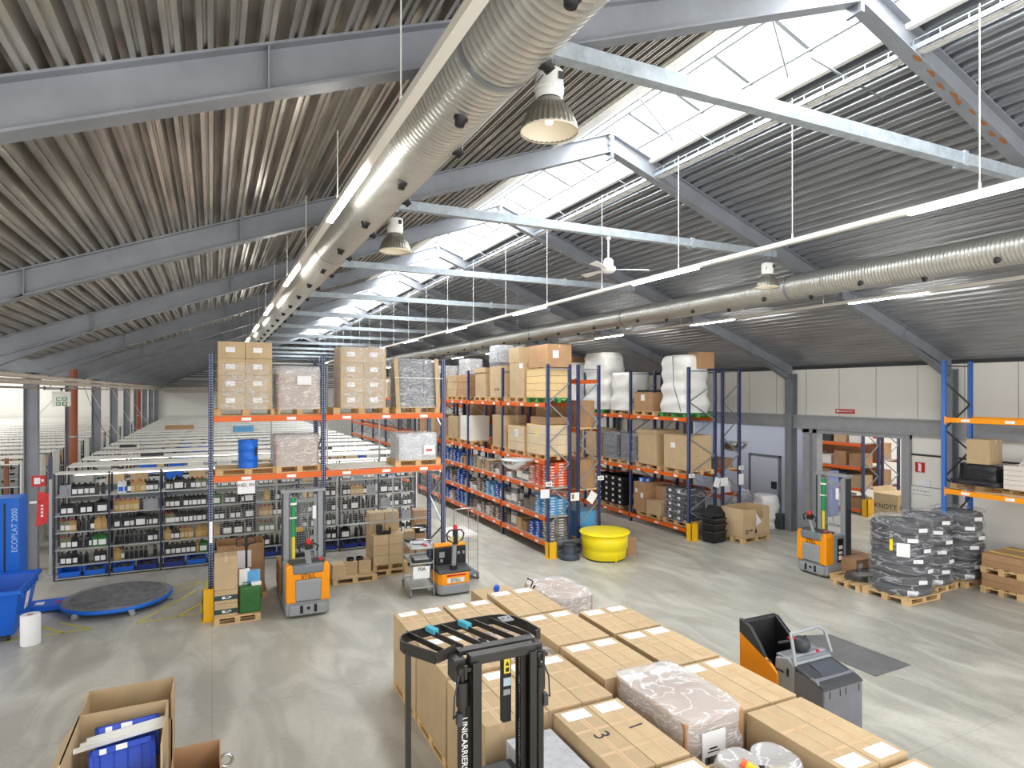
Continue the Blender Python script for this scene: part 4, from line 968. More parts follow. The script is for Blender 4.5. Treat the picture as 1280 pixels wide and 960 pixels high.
rowsB = {  # per level, one string per bay
 1.96: ['ss.kk..d', '.ww.rgrkkk', 'kkKk..oo', '.kG.kk.ko', 'kk.r.kkk', 'rrr.kk.s', 'kk.ss.oo', 'k.w.kk.r'],
 1.52: ['kk.kk.K', 'rrrrr.sss', 'kkk.kk.kk', 'G.kk.kK', '.g.kk.d', 'rr.kkk', 'k.rrr.ss', 'K.kk.dd'],
 1.12: ['oor.dd.gg', 'k.kk.K.kk', 'oo..kk.kk', 'kk.kk.K', 'rrr.kk.K', '.kk.d.k', 'k.K.ddd', 'ss.k.kk'],
 .72: ['oo.dd.GG', 'dd.ddd.kk', 'g..rrr.gg', 'g.K.K.k', 'ooo.kk.', 'k.K.kkk', 'ddd.kk', 'K.k.ss'],
 .34: ['kk.dd.kk', 'go.dddd.d', 'kkkkk.gG', 'dk.K.kk', 'k.ddd.K', 'kk.g.kk', 'K.dd.k', 'dd.kk']}
LN = {1.96: 'top', 1.52: 'fourth', 1.12: 'third', .72: 'second', .34: 'lowest'}
for z, bays_ in rowsB.items():
    for bi, s in enumerate(bays_):
        rb = random.Random(bi*7+int(z*100)); s = ''.join(rb.choice('kd.dk') if c_ == '.' and j_ else c_ for j_, c_ in enumerate(s))
        x = SX0+bi*BW+.10
        st_ = (BW-.18)/max(len(s), 1)
        for ch in s:
            if ch != '.':
                where = 'on the %s bottle shelf, %s bay from the left' % (LN[z], BAYW[bi] if bi else 'first')
                place(BT[ch], (x+st_/2, SY+.12+random.uniform(0, .04), z), '%s %s' % (BN[ch], where), '%ss %s' % (BN[ch].split(' with')[0], where), rz=random.uniform(-.15, .15), sc=(1.08, 1, 1.1))
                if ch in 'krs' and z in (1.96, 1.52): pass
            x += st_
def bin_mb(w_, d_, h_, tk=.012, open_front=True):
    mb = MB(); mb.box(-w_/2, w_/2, -d_/2, d_/2, 0, tk); mb.box(-w_/2, w_/2, d_/2-tk, d_/2, 0, h_)
    for s in (-1, 1):
        mb.prism([(-d_/2, 0), (d_/2, 0), (d_/2, h_), (-d_/2+.09, h_), (-d_/2, h_*.5)], 'x', s*w_/2-tk/2, s*w_/2+tk/2)
    mb.box(-w_/2, w_/2, -d_/2, -d_/2+tk, 0, h_*.5); mb.box(-w_/2-.012, w_/2+.012, d_/2-.02, d_/2+.012, h_-.03, h_)
    mb.box(-w_/2-.02, -w_/2+.04, -d_/2+.08, -d_/2+.12, h_*.5, h_); mb.box(w_/2-.04, w_/2+.02, -d_/2+.08, -d_/2+.12, h_*.5, h_)
    return mb
for bi in range(NB):
    for j in range(2):
        x = SX0+bi*BW+.29+.5*j; dk = (bi+j) % 3 == 2 or bi > 2
        t = thing('picking_bin', '%s blue picking bin on the floor-level shelf, %s bay, %s half' % ('dark' if dk else 'bright', BAYW[bi] if bi else 'first', ('left', 'right')[j]), 'bin', (x, SY+.22, .06))
        bin_mb(.42, .4, .25).build('tub', dblue if dk else bluep, t)
        if (bi, j) != (0, 0):
            mb = MB()
            for q in range(7): mb.lathe([(.001, 0), (.035, .005), (.03, .12), (.001, .13)], 7, c=(-.15+.05*q, -.02+.05*(q % 3), .02))
            o = mb.build('small_contents', (M('contents_mixed', (120, 116, 112), .5, var=.6, scale=30), black)[q % 2], t); o['kind'] = 'stuff'
for k_, yy_ in enumerate((SY+.95, SY+2.95, SY+4.8)):
    t = thing('aisle_light', 'strip light hanging in the %s aisle behind the bottle shelves' % BAYW[k_], 'strip light', (SX0, yy_, 2.36))
    mb = MB(); mb.box(.2, 8.4, -.04, .04, .0, .05); mb.build('batten', lampw, t)
    mb = MB(); mb.box(.25, 8.35, -.03, .03, -.02, .0); mb.build('tube', M('aisle_tube', (255, 252, 244), .4, emit=5), t)
    mb = MB(); mb.box(.3, .33, -.45, .45, .05, .07); mb.box(8.2, 8.23, -.45, .45, .05, .07); mb.build('bracket', galv, t)
# rows behind
SHELF2 = []
for r in range(21):
    y = SY+1.6+r*1.86; dp = 1.0
    g = None if r < 6 else 'far shelving rows in the main hall'
    lab = 'white-topped shelving row behind the bottle shelves, %s row back' % BAYW[r] if r < 6 else 'far white-topped shelving row receding to the end wall'
    shelving(SX0, NB, y, dp, [.1, 1.6, 2.02, 2.5] if r < 8 else [1.9, 2.5], lab, g, toponly=True)
    yl = y-.5
    if r > 0:
        g2 = None if r < 5 else 'far shelving rows left of the columns'
        lab2 = 'white-topped shelving row left of the columns, %s from the front' % BAYW[r-1] if r < 5 else 'far white-topped shelving row left of the columns'
        shelving(-19.5, 12, yl, .95, [.1, 1.9, 2.5], lab2, g2, toponly=True, bw=1.24)
mb = MB(); mb.box(-.2, .2, -.18, .18, 0, .3); BX = proto('storage_box', 'box', mb, [card], bevel=.005)
mb = MB(); mb.box(-.2, .2, -.18, .18, 0, .25); BXB = proto('storage_bin', 'bin', mb, [bluep], bevel=.005)
mb = MB(); mb.box(-.2, .2, -.18, .18, 0, .28); BXW = proto('storage_box', 'box', mb, [M('box_pale_grey', (190, 190, 188), .6, rand=.3)], bevel=.005)
mb = MB(); mb.box(-.06, .06, -.06, .06, 0, .2); BXK = proto('small_dark_box', 'box', mb, [black], bevel=.005)
for r in range(9):
    y = SY+1.6+r*1.86
    for i in range(13 if r < 5 else 9):
        x = SX0+.3+i*.66+random.uniform(-.1, .1)
        if x > 5.2: continue
        k = random.random(); P_ = BX if k < .25 else BXB if k < .5 else BXW if k < .8 else BXK
        nm = 'brown box' if k < .25 else 'blue bin' if k < .5 else 'pale grey box' if k < .8 else 'small dark box'
        place(P_, (x, y+.15, 2.02), '%s just under the white top of the %s row behind the bottle shelves' % (nm, BAYW[r]), '%ss in the %s row' % (nm, BAYW[r]))
for r in range(12):
    y = SY+1.6+(r+1)*1.86-.5
    for i in range(7):
        x = -5.3-i*1.5+random.uniform(-.4, .4); k = random.random(); P_ = BX if k < .35 else BXW
        place(P_, (x, y+.2, 1.9), '%s inside the %s row left of the columns' % ('brown box' if k < .35 else 'pale grey box', BAYW[r]), '%s boxes in the %s left-hand row' % ('brown' if k < .35 else 'grey', BAYW[r]), rz=random.uniform(-.1, .1))
# items lying on row tops
carton((1.35, SY+1.6+7*1.86+.4, 2.5), .9, .5, .28, 'light blue box lying on a far white shelf top above the drum', skyb, tp=False, name='plastic_box', cat='box')
carton((-1.5, SY+1.6+9*1.86+.4, 2.5), 1.3, .5, .2, 'flat brown carton lying on a far white shelf top', card_d, tp=False)
for (x, r, w_) in ((-1.6, 1, .3), (2.2, 2, .2), (-2.6, 3, .25), (3.3, 1, .3)):
    t = tag(MB().box(-w_, w_, -.08, .08, 0, .09).build('dark_parts', dgrey, bevel=.01), 'small dark parts lying on the %s white shelf top, %s side' % (BAYW[r], 'left' if x < 0 else 'right'), 'parts'); t.location = (x, SY+1.6+r*1.86+.3, 2.5)
# posts of small racks at the left, behind the first column
for i, (x, c_) in enumerate(((-5.2, dblue), (-4.9, brown), (-4.6, brown), (-4.2, dblue), (-3.95, navy), (-6.6, navy), (-6.3, brown), (-6.0, dblue))):
    o = MB().box(-.04, .04, -.04, .04, 0, 2.75-.1*(i % 3)).build('shelf_post', c_); o.location = (x, 20.4+.35*(i % 3), 0); tag(o, 'upright rack post behind the first left column, ' + ('dark blue one at its left', 'first brown one', 'second brown one', 'dark blue one at its right', 'navy one at the far right', 'navy one far left', 'brown one far left', 'dark blue one between two groups')[i], 'post')
# ------------------------------------------------------------------ foreground carton field (pallets 0.8 x 1.2 with two long cartons each)
def two_up(x0, x1, y0, y1, zt, who, split=True, marks=None, near=False):
    pallet(((x0+x1)/2, (y0+y1)/2, 0), math.pi/2, 'wooden pallet under %s' % who, sc=((y1-y0)/1.2*.98, (x1-x0)/.8*.98, 1))
    n = 2 if split else 1; w_ = (x1-x0)/n
    for i in range(n):
        sd = ('left', 'right')[i] if n == 2 else 'single'
        o = carton((x0+w_*(i+.5), (y0+y1)/2, PH), w_-.006, y1-y0-.015, zt-PH, 'large tan carton, %s one of %s' % (sd, who), card, tp=True, bevel=.006,
               lab=[('t', -w_*.0, -(y1-y0)/2+.05 if near else (y1-y0)/2-.22, w_*.70, .17)], rz=random.uniform(-.004, .004))
        d = y1-y0
        for q_ in (.10, -.25): mb = MB(); mb.box(-w_/2+.01, w_/2-.01, d*q_, d*q_+.045, zt-PH+.0005, zt-PH+.0012); mb.build('cross_tape', tape, o)
        if w_ > .3 and not near:
            mb = MB(); r_ = random.Random(int(x0*97+y0*31+i))
            for q in range(5): mb.box(-w_*.28, -w_*.28+r_.uniform(.06, .2), d/2-.085-q*.022, d/2-.082-q*.022, zt-PH+.0031, zt-PH+.0036)
            mb.build('print_lines', lgrey, o)
        if marks and i < len(marks) and marks[i]:
            text('number_mark', marks[i], .24, ink, o, (.02, .02, zt-PH+.002), (0, 0, -math.pi/2+.1), .001)
RW = {9.25: 'farthest row', }
col1 = (2.44, 3.18); col2 = (3.22, 3.97); col3 = (4.04, 4.84); col4 = (4.96, 5.76)
two_up(*col1, 8.1, 9.22, 1.10, 'the far left corner pallet of the carton field')
two_up(*col1, 6.90, 8.05, 1.10, 'the second pallet of the leftmost carton column')
two_up(*col1, 5.72, 6.85, 1.08, 'the third pallet of the leftmost column', split=True)
two_up(*col2, 8.15, 9.22, 1.10, 'the far pallet of the second carton column')
two_up(*col3, 8.25, 9.42, 1.12, 'the far pallet of the third carton column')
two_up(*col3, 7.07, 8.20, 1.12, 'the second pallet of the third carton column')
two_up(*col3, 6.00, 7.03, 1.12, 'the third pallet of the third column')
two_up(*col4, 7.14, 8.08, 1.10, 'the far pallet of the right-hand carton column')
two_up(*col4, 5.99, 7.10, 1.10, 'the second pallet of the right-hand column')
two_up(*col4, 4.84, 5.95, 1.10, 'the right-hand column pallet beside the grey truck')
two_up(*col4, 3.62, 4.80, 1.10, 'the fourth pallet of the right-hand column, lower right', near=True)
two_up(*col4, 2.4, 3.58, 1.08, 'the nearest pallet of the right-hand column')
two_up(3.16, 3.95, 5.70, 6.90, 1.10, 'the second-column pallet right of the forklift mast')
two_up(3.16, 3.95, 4.47, 5.64, 1.10, 'the pallet marked 3 and 1 in the second column', marks=['3', '1'])
two_up(3.16, 3.95, 3.28, 4.43, 1.10, 'the nearest pallet of the second column')
# low wrapped piece between
pallet((3.6, 7.5, 0), math.pi/2, 'wooden pallet under the lower wrapped carton right of the forklift mast', sc=(.95, .95, 1))
carton((3.6, 7.5, PH), .74, 1.1, .86, 'lower brown carton under stretch wrap in the second column', card_d, tp=True)
shell((3.6, 7.5, PH), .80, 1.17, .90, 'clear wrap over the lower carton right of the forklift mast', filmc, sd=31)
pallet((2.85, 5.0, 0), math.pi/2, 'wooden pallet under the grey sheets seen through the forklift mast', sc=(.95, .6, 1))
for k in range(2): carton((2.86, 5.05, PH+.42*k), .5, 1.1, .415, 'grey printed box seen through the forklift mast, %s' % ('lower', 'upper')[k], M('grey_print', (180, 182, 188), .5, var=.2, scale=10), tp=False, name='printed_box', cat='box')
# film-wrapped pallet at the far edge
pallet((5.75, 10.1, 0), math.pi/2, 'wooden pallet under the low film-wrapped load behind the carton field')
for i in range(2):
    for j in range(2): carton((5.56+.4*i, 9.82+.58*j, PH), .39, .57, .62, 'brown carton inside the low wrapped load behind the carton field, %s %s' % (('near', 'far')[j], ('left', 'right')[i]), card_d, tp=False)
shell((5.76, 10.1, PH-.02), .88, 1.28, .68, 'shiny white stretch wrap over the low load behind the carton field', filmd, sd=8, amp=.03)
t = thing('hand_wrapper', 'stretch film hand wrapper with a blue-white roll lying on the far cartons', 'film wrapper', (4.62, 9.55, .92), -.5)
mb = MB(); mb.cyl((-.25, 0, .06), (.22, 0, .06), .055, 18); mb.build('film_roll', filmd, t)
mb = MB(); mb.cyl((.22, 0, .06), (.34, .06, .2), .016, 8); mb.box(.2, .26, -.08, .08, .0, .14); mb.tube([(.24, .06, .1), (.3, .1, .26), (.2, .12, .3)], .014); mb.build('handle', black, t)
mb = MB(); mb.cyl((-.3, -.22, .21), (-.3, -.12, .21), .05, 14); mb.build('tape_roll', bluep, t)
pallet((4.5, 10.05, 0), 0, 'wooden pallet with a small load behind the far cartons', sc=(.7, 1, 1))
carton((4.5, 10.0, PH), .7, .75, .74, 'plain carton behind the far row under the hand wrapper', card, tp=False)
# wrapped tilted pallet, right
pallet((4.52, 5.35, 0), math.pi/2, 'wooden pallet under the bulging wrapped load in the middle of the carton field')
for i in range(2):
    for j in range(3): carton((4.33+.385*i, 4.96+.385*j, PH), .38, .38, 1.02, 'brown carton inside the bulging wrapped load, %s %s' % (('near', 'middle', 'far')[j], ('left', 'right')[i]), card_d, tp=False, lab=[('t', 0, .04, .3, .13)] if j == 2 else None)
shell((4.52, 5.35, PH), .84, 1.22, 1.06, 'crumpled clear stretch wrap over the bulging load in the carton field', filmd, amp=.035, seg=.05, sd=14)
t = tag(MB().box(-.15, .15, -.004, .004, -.19, .19).build('barcode_sheet', paper), 'white sheet with a black barcode on the near side of the bulging wrapped load', 'label'); t.location = (4.45, 4.715, .88)
mb = MB(); r_ = random.Random(3); x = -.11
while x < .11: ww = r_.choice((.004, .008, .012)); mb.box(x, x+ww, -.008, -.004, -.12, -.05); x += ww+r_.choice((.004, .008))
mb.build('barcode', ink, t); mb = MB(); mb.box(-.06, .04, -.008, -.004, .02, .035); mb.box(-.08, .07, -.008, -.004, -.01, 0); mb.build('print_lines', ink, t)
# open bag load at the bottom edge
pallet((4.52, 4.0, 0), math.pi/2, 'wooden pallet under the open carton with plastic bags, bottom edge', sc=(.9, 1, 1))
t = thing('open_carton', 'open tan carton full of plastic bags at the bottom edge of the carton field', 'carton', (4.50, 3.98, PH))
mb = MB(); [mb.box(*a) for a in ((-.4, -.39, -.5, .5, 0, .78), (.39, .4, -.5, .5, 0, .78), (-.4, .4, -.5, -.49, 0, .78), (-.4, .4, .49, .5, 0, .78), (-.4, .4, -.5, .5, 0, .02))]; mb.build('carton_wall', card, t)
for i, (x, y, s) in enumerate(((-.18, .25, 1), (.2, .2, 1.1), (-.1, -.15, 1), (.22, -.25, .9))):
    shell((4.50+x, 3.98+y, PH+.4), .48*s, .5*s, .52, 'crumpled clear plastic bag in the open carton, %s' % ('rear left', 'rear right', 'front left', 'front right')[i], filmd, name='plastic_bag', cat='bag', amp=.07, seg=.035, n4=2.6, sd=40+i, bulge=.1, taper=.25)
t = thing('bagged_tool', 'yellow tool with red cap and black knobs lying in clear bags at the bottom edge', 'tool', (4.32, 3.98, PH+.86), .6)
mb = MB(); mb.tube([(-.05, -.12, 0), (0, 0, .05), (.03, .14, .09)], .045, 12); mb.tube([(0, 0, .03), (.16, -.05, .02), (.28, -.14, 0)], .038, 12); mb.build('body', M('tool_yellow', (226, 190, 40), .4), t)
mb = MB(); mb.cyl((.03, .14, .09), (.035, .19, .11), .04, 14); mb.build('cap', redor, t)
mb = MB(); mb.cyl((.0, -.04, .07), (.02, -.06, .12), .03, 12); mb.cyl((-.07, -.16, 0), (-.1, -.19, .02), .035, 12); mb.cyl((.09, .02, .05), (.11, .03, .09), .026, 12); mb.build('knob', black, t)

# ------------------------------------------------------------------ forklift mast with overhead guard (foreground)
def fork():
    t = thing('reach_forklift', 'black forklift mast with slatted overhead guard standing at the left side of the carton field', 'forklift', (2.0, 4.9, 0), 0)
    # local: x -0.5..+0.62, y: guard reaches +.65 (away), mast at 0
    for sx in (-1, 1):
        for (off, dy, w_, nm) in ((.27, -.04, .075, 'outer_channel'), (.215, .04, .06, 'inner_channel')):
            mb = MB(); x = .235+sx*off
            mb.box(x-w_/2, x+w_/2, dy-.06, dy-.045, .15, 2.16); mb.box(x-w_/2, x+w_/2, dy+.045, dy+.06, .15, 2.16); xw = x+sx*w_/2
            mb.box(min(xw, xw-sx*.014), max(xw, xw-sx*.014), dy-.06, dy+.06, .15, 2.16); mb.build(nm, blackm, t, bevel=.003)
        xc = .235+sx*.36
        mb = MB(); mb.cyl((xc, -.02, .2), (xc, -.02, 1.98), .042, 18); mb.cyl((xc, -.02, 1.80), (xc, -.02, 2.0), .054, 18); mb.cyl((xc, -.02, 1.98), (xc, -.02, 2.12), .02, 12)
        mb.cyl((xc, -.02, 2.06), (xc, -.02, 2.09), .05, 6); mb.cyl((xc, -.02, 2.1), (xc, -.02, 2.14), .036, 12); mb.build('lift_cylinder', blackm, t)
        mb = MB(); mb.box(xc-.05, xc+.05, -.09, .05, 2.10, 2.13); mb.box(xc-sx*.02-.05, xc-sx*.02+.05, .03, .06, 1.94, 2.15); mb.cyl((xc, -.1, 2.05), (xc, -.1, 2.16), .014, 8); mb.build('cylinder_bracket', blackm, t)
        mb = MB(); mb.tube([(xc+sx*.05, -.03, 1.74), (xc+sx*.09, -.05, 1.72), (xc+sx*.08, -.05, 1.9), (xc+sx*.03, -.02, 2.05)], .008, 6); mb.box(xc+sx*.04-.02, xc+sx*.04+.02, -.08, -.02, 1.66, 1.76); mb.build('hydraulic_hose', dgrey, t)
    text('maker_lettering', 'UNICARRIERS', .072, white, t, (.235-.36-.0, -.066, 1.50), (math.pi/2, math.pi/2, 0), .002)
    mb = MB(); mb.box(-.07, .54, -.07, .03, 2.13, 2.21); mb.box(-.12, .60, .07, .17, 2.17, 2.21); mb.build('mast_crosshead', blackm, t, bevel=.006)
    mb = MB(); mb.box(-.05, .52, .02, .07, .9, 1.0); mb.build('mast_lower_crossbar', blackm, t)
    mb = MB(); mb.box(.30, .38, .10, .16, 1.5, 2.12); mb.build('centre_plate', black, t)
    mb = MB(); mb.box(.31, .37, .094, .099, 1.93, 2.06); mb.build('warning_label', paper_y, t)
    mb = MB(); mb.prism([(.322, 2.0), (.358, 2.0), (.34, 2.035)], 'y', .089, .093); mb.box(.325, .355, .089, .093, 1.945, 1.98); mb.build('warning_symbol', ink, t)
    mb = MB(); mb.box(.305, .375, .094, .099, 1.82, 1.89); mb.build('capacity_plate', M('plate_pale_blue', (180, 200, 212), .4), t)
    mb = MB(); mb.box(.305, .37, .094, .099, 1.74, 1.79); mb.build('type_plate', lgrey, t)
    for k in range(2):
        mb = MB(); xc = .42+.03*k; z = .9
        while z < 2.1: mb.box(xc-.008, xc+.008, .0, .012, z, z+.016); z += .024
        mb.build('lift_chain', chrome, t)
    # overhead guard: curved front bar, slats, bent left end, post
    zt = 2.22
    rim = [(-.50, .42), (-.505, .50), (-.485, .57), (-.44, .62), (-.37, .65), (-.22, .685), (-.05, .705), (.12, .72), (.3, .725), (.44, .72), (.54, .695), (.61, .65), (.655, .58), (.70, .40), (.72, .20), (.66, .17)]
    mb = MB()
    for a, b_ in zip(rim[:-1], rim[1:]): mb.beam((a[0], a[1], zt-.04), (b_[0], b_[1], zt-.04), .014, .09)
    mb.beam((-.50, .43, zt-.04), (-.30, .14, zt-.06), .014, .10); mb.beam((-.30, .14, zt-.06), (-.12, .15, zt-.02), .014, .09); mb.build('guard_rim', blackm, t)
    for k, x in enumerate((-.30, -.12, .04, .2, .36, .52)):
        mb = MB(); mb.beam((x-.1, .69-.05*abs(x), zt-.02), (x+.07, .16, zt-.02), .012, .05); o = mb.build('guard_slat', blackm, t)
        if k in (1, 3):
            mb = MB(); mb.beam((x-.085, .67, zt+.005), (x-.045, .53, zt+.005), .06, .05); mb.build('foam_pad', M('cyan_pad', (70, 170, 196), .6), o, bevel=.008)
    mb = MB(); mb.box(.48, .6, .5, .62, zt+.0, zt+.012); mb.cyl((.51, .55, zt+.01), (.51, .55, zt+.03), .016, 8); mb.cyl((.57, .55, zt+.01), (.57, .55, zt+.03), .016, 8); mb.build('guard_bracket', lgrey, t)
    mb = MB(); mb.box(-.20, -.09, -.02, .14, 2.0, 2.18); mb.box(.56, .64, .0, .14, 2.02, 2.18); mb.build('guard_mount', blackm, t, bevel=.008)
    mb = MB(); mb.box(-.485, -.445, .38, .43, .9, zt-.06); mb.build('guard_post', blackm, t)
    mb = MB(); mb.cyl((.22, .45, 2.02), (.28, .5, 2.08), .05, 14); mb.cyl((.22, .45, 2.02), (.22, .45, 1.9), .02, 8); mb.build('work_light', dgrey, t)
    # chassis
    mb = MB(); mb.box(-.52, .66, -.05, .62, .12, .85); mb.build('chassis', dgrey, t, bevel=.03)
    for sx in (-.45, .60):
        mb = MB(); mb.box(sx-.06, sx+.06, -.9, .1, .06, .22); mb.build('leg', blackm, t, bevel=.01)
        mb = MB(); mb.cyl((sx-.05, -.75, .1), (sx+.05, -.75, .1), .1, 20); mb.cyl((sx-.06, .3, .14), (sx+.06, .3, .14), .14, 22); mb.build('wheel', black, t)
fork()

# ------------------------------------------------------------------ stackers (orange and grey pedestrian trucks)
def stacker(loc, rz, label, H=2.34, variant=0):
    t = thing('pallet_stacker', label, 'stacker truck', loc, rz)
    W = .41
    mb = MB(); mb.prism([(-W, .06), (W, .06), (W, .8), (-W, .8)], 'z', .04, .32); mb.box(-W+.06, W-.06, .0, .1, .05, .26); mb.build('bumper_skirt', lgrey, t, bevel=.04, seg=3)
    for s in (-1, 1):
        mb = MB(); mb.prism([(s*W, .30), (s*(W-.19), .30), (s*(W-.17), .80), (s*(W-.13), 1.02), (s*(W-.06), 1.06), (s*W, .98)], 'y', .02, .30); mb.build('side_cover', torange, t, bevel=.03, seg=3)
    mb = MB(); mb.box(-W+.12, W-.12, .03, .30, .74, .86); mb.build('front_band', torange, t, bevel=.02)
    mb = MB(); mb.box(-W+.17, W-.17, .0, .1, .33, .74); mb.build('front_panel', lgrey, t, bevel=.03, seg=3)
    mb = MB(); mb.box(-W+.12, W-.12, -.01, .28, .86, 1.04); mb.build('console', greyp, t, bevel=.04, seg=3)
    mb = MB(); mb.box(-W+.06, W-.06, .1, .4, 1.02, 1.06); mb.build('console_top', dgrey, t, bevel=.01)
    text('maker_lettering', 'STILL', .12, black, t, (0, .024, .80), FRONT, .003)
    mb = MB(); mb.box(-.16, -.1, -.004, .01, .10, .25); mb.box(.1, .16, -.004, .01, .10, .25); mb.box(-.03, .03, -.004, .01, .16, .22); mb.build('coupling_slot', black, t)
    mb = MB(); mb.box(-W, W, .3, .78, .30, .98); mb.build('motor_cover', lgrey, t, bevel=.02)
    mb = MB(); mb.box(W, W+.012, .42, .62, .34, .9); mb.build('side_recess', black, t)
    mb = MB(); mb.box(W+.012, W+.016, .45, .58, .66, .74); mb.box(W+.012, W+.016, .45, .56, .40, .50); mb.box(W+.012, W+.016, .45, .57, .54, .6); mb.build('side_label', paper, t)
    # tiller
    mb = MB(); mb.beam((.02, .08, 1.02), (-.03, .0, 1.34), .10, .07); mb.build('tiller_arm', lgrey, t, bevel=.015)
    mb = MB(); mb.tube([(-.16, .0, 1.30), (-.19, -.02, 1.40), (-.12, -.03, 1.46), (.08, -.03, 1.46), (.18, -.02, 1.40), (.15, .0, 1.30)], .018, 8); mb.box(-.07, .07, -.05, .03, 1.34, 1.43); mb.build('tiller_handle', black, t, bevel=.004)
    mb = MB(); mb.lathe([(.001, 1.43), (.05, 1.44), (.055, 1.50), (.03, 1.54), (.001, 1.545)], 16, c=(0, -.02, 0)); mb.build('reversing_button', red, t)
    mb = MB(); mb.lathe([(.05, 1.06), (.05, 1.09), (.001, 1.1)], 16, c=(.26, .2, 0)); mb.build('emergency_stop', red, t)
    # mast
    for s in (-1, 1):
        mb = MB(); mb.box(s*.34-.055, s*.34+.055, .74, .88, .1, H); mb.box(s*.245-.03, s*.245+.03, .78, .90, .1, H-.06); mb.build('mast_rail', lgrey, t, bevel=.006)
        mb = MB(); mb.box(s*.405-.012, s*.405+.012, .72, .90, .3, H-.03); mb.build('mast_side_strip', dgrey, t)
    mb = MB(); mb.box(-.44, .44, .70, .92, H, H+.06); mb.box(-.34, .34, .80, .86, H-.22, H-.15); mb.box(-.34, .34, .80, .86, 1.1, 1.16); mb.build('mast_crossbar', lgrey, t, bevel=.01)
    mb = MB(); mb.cyl((-.2, .72, 1.0), (-.2, .72, 1.45), .035, 12); mb.build('yellow_cylinder', paper_y, t)
    mb = MB(); mb.cyl((-.2, .73, 1.45), (-.2, .73, H-.1), .045, 12); mb.build('green_cylinder', M('cylinder_green', (24, 150, 84), .4), t)
    mb = MB(); mb.box(-.26, -.14, .68, .76, H-.24, H-.2); mb.box(-.28, -.14, .68, .76, H-.52, H-.49); mb.build('cylinder_clamp', paper, t)
    mb = MB(); mb.box(.17, .24, .68, .70, H-.55, H-.28); mb.build('load_chart', paper, t)
    mb = MB(); x = -.19
    while x < .22: mb.box(x-.0015, x+.0015, .75, .753, 1.1, H-.05); x += .05
    z = 1.1
    while z < H-.05: mb.box(-.3, .3, .75, .753, z-.0015, z+.0015); z += .05
    mb.build('finger_guard', M('mesh_wire', (190, 192, 192), .5), t)
    for k in range(2):
        mb = MB(); mb.tube([(-.1+.05*k, .7, H-.02), (.06+.03*k, .66, H-.2), (-.04+.1*k, .66, H-.5), (.1, .7, 1.2)], .007, 6); mb.build('hose', lgrey, t)
    for s in (-1, 1):
        mb = MB(); mb.box(s*.2-.07, s*.2+.07, .9, 2.0, .05, .10); mb.build('fork_tine', dgrey, t, bevel=.006)
        mb = MB(); mb.box(s*.37-.05, s*.37+.05, .8, 1.9, .05, .14); mb.cyl((s*.37-.04, 1.8, .06), (s*.37+.04, 1.8, .06), .06, 14); mb.build('support_leg', greyp, t)
    return t
stacker((1.70, 12.76, 0), 0, 'orange and grey stacker truck with tall mast in front of the left rack')
stacker((13.0, 10.55, 0), -math.pi/2, 'orange and grey stacker truck standing by the wall opening, seen from the side')
# gear clamped on the first stacker: yellow strapping tool box
t = thing('strapping_machine', 'yellow and dark battery unit hanging behind the mast of the front stacker', 'machine', (1.72, 14.1, 1.05))
mb = MB(); mb.box(-.36, -.24, -.05, .1, .05, .42); mb.box(-.3, .05, -.05, .1, .36, .44); mb.box(.1, .24, -.05, .1, -.02, .1); mb.build('yellow_frame', gyellow, t, bevel=.02)
mb = MB(); mb.box(-.2, .2, 0, .25, -.2, .4); mb.build('dark_body', dgrey, t, bevel=.03)
pallet((1.72, 14.55, 0), math.pi/2, 'wooden pallet carried on the forks of the front stacker')
for k in range(3):
    carton((1.45, 14.2+.33*k, PH), .3, .32, .55, 'narrow brown carton standing on the pallet of the front stacker, %s' % ('front', 'middle', 'rear')[k], card_d, tp=False)
# low pallet truck
t = thing('pallet_truck', 'orange and black electric pallet truck with loop handle in front of the racks', 'pallet truck', (4.76, 12.78, 0))
mb = MB(); mb.prism([(-.37, .10), (-.30, 0), (.30, 0), (.37, .10), (.37, .62), (-.37, .62)], 'z', .04, .24); mb.build('bumper_skirt', lgrey, t, bevel=.02)
mb = MB(); mb.prism([(-.365, .11), (-.30, .015), (.30, .015), (.365, .11), (.365, .6), (-.365, .6)], 'z', .24, .47); mb.build('front_cover', torange, t, bevel=.015)
mb = MB(); mb.box(-.2, .24, .008, .016, .42, .455); mb.build('red_strip', red, t)
mb = MB(); mb.box(-.19, .2, .009, .016, .28, .38); pn = mb.build('name_panel', shelfw, t); text('maker_lettering', 'STILL', .10, black, pn, (0, .003, .33), FRONT, .003)
mb = MB(); mb.prism([(.03, .47), (.6, .47), (.6, .62), (.34, .60), (.06, .53)], 'x', -.37, .37); mb.build('step', dgrey, t, bevel=.02)
mb = MB(); mb.box(-.37, .37, .34, .62, .55, .98); mb.build('battery_cover', black, t, bevel=.03)
mb = MB(); mb.box(-.365, .365, .36, .62, .98, 1.02); mb.build('top_rim', torange, t, bevel=.01)
mb = MB(); mb.box(-.26, -.14, .332, .338, .76, .88); mb.box(-.24, -.18, .332, .338, .66, .72); mb.box(.16, .22, .332, .338, .80, .86); mb.box(.28, .33, .332, .338, .80, .86); mb.build('marking', lgrey, t)
mb = MB(); mb.cyl((0, .14, .5), (0, .14, .62), .08, 18); mb.build('tiller_pivot', black, t)
mb = MB(); mb.beam((0, .14, .6), (-.01, .06, 1.18), .09, .06, up=(0, 1, 0)); mb.build('tiller_arm', lgrey, t, bevel=.012)
mb = MB(); mb.box(-.05, .05, .0, .08, 1.10, 1.42); mb.tube([(-.05, .04, 1.14), (-.17, .04, 1.2), (-.20, .04, 1.32), (-.14, .04, 1.40), (0, .04, 1.42), (.14, .04, 1.40), (.20, .04, 1.32), (.17, .04, 1.2), (.05, .04, 1.14)], .018, 8); mb.build('loop_handle', black, t, bevel=.01)
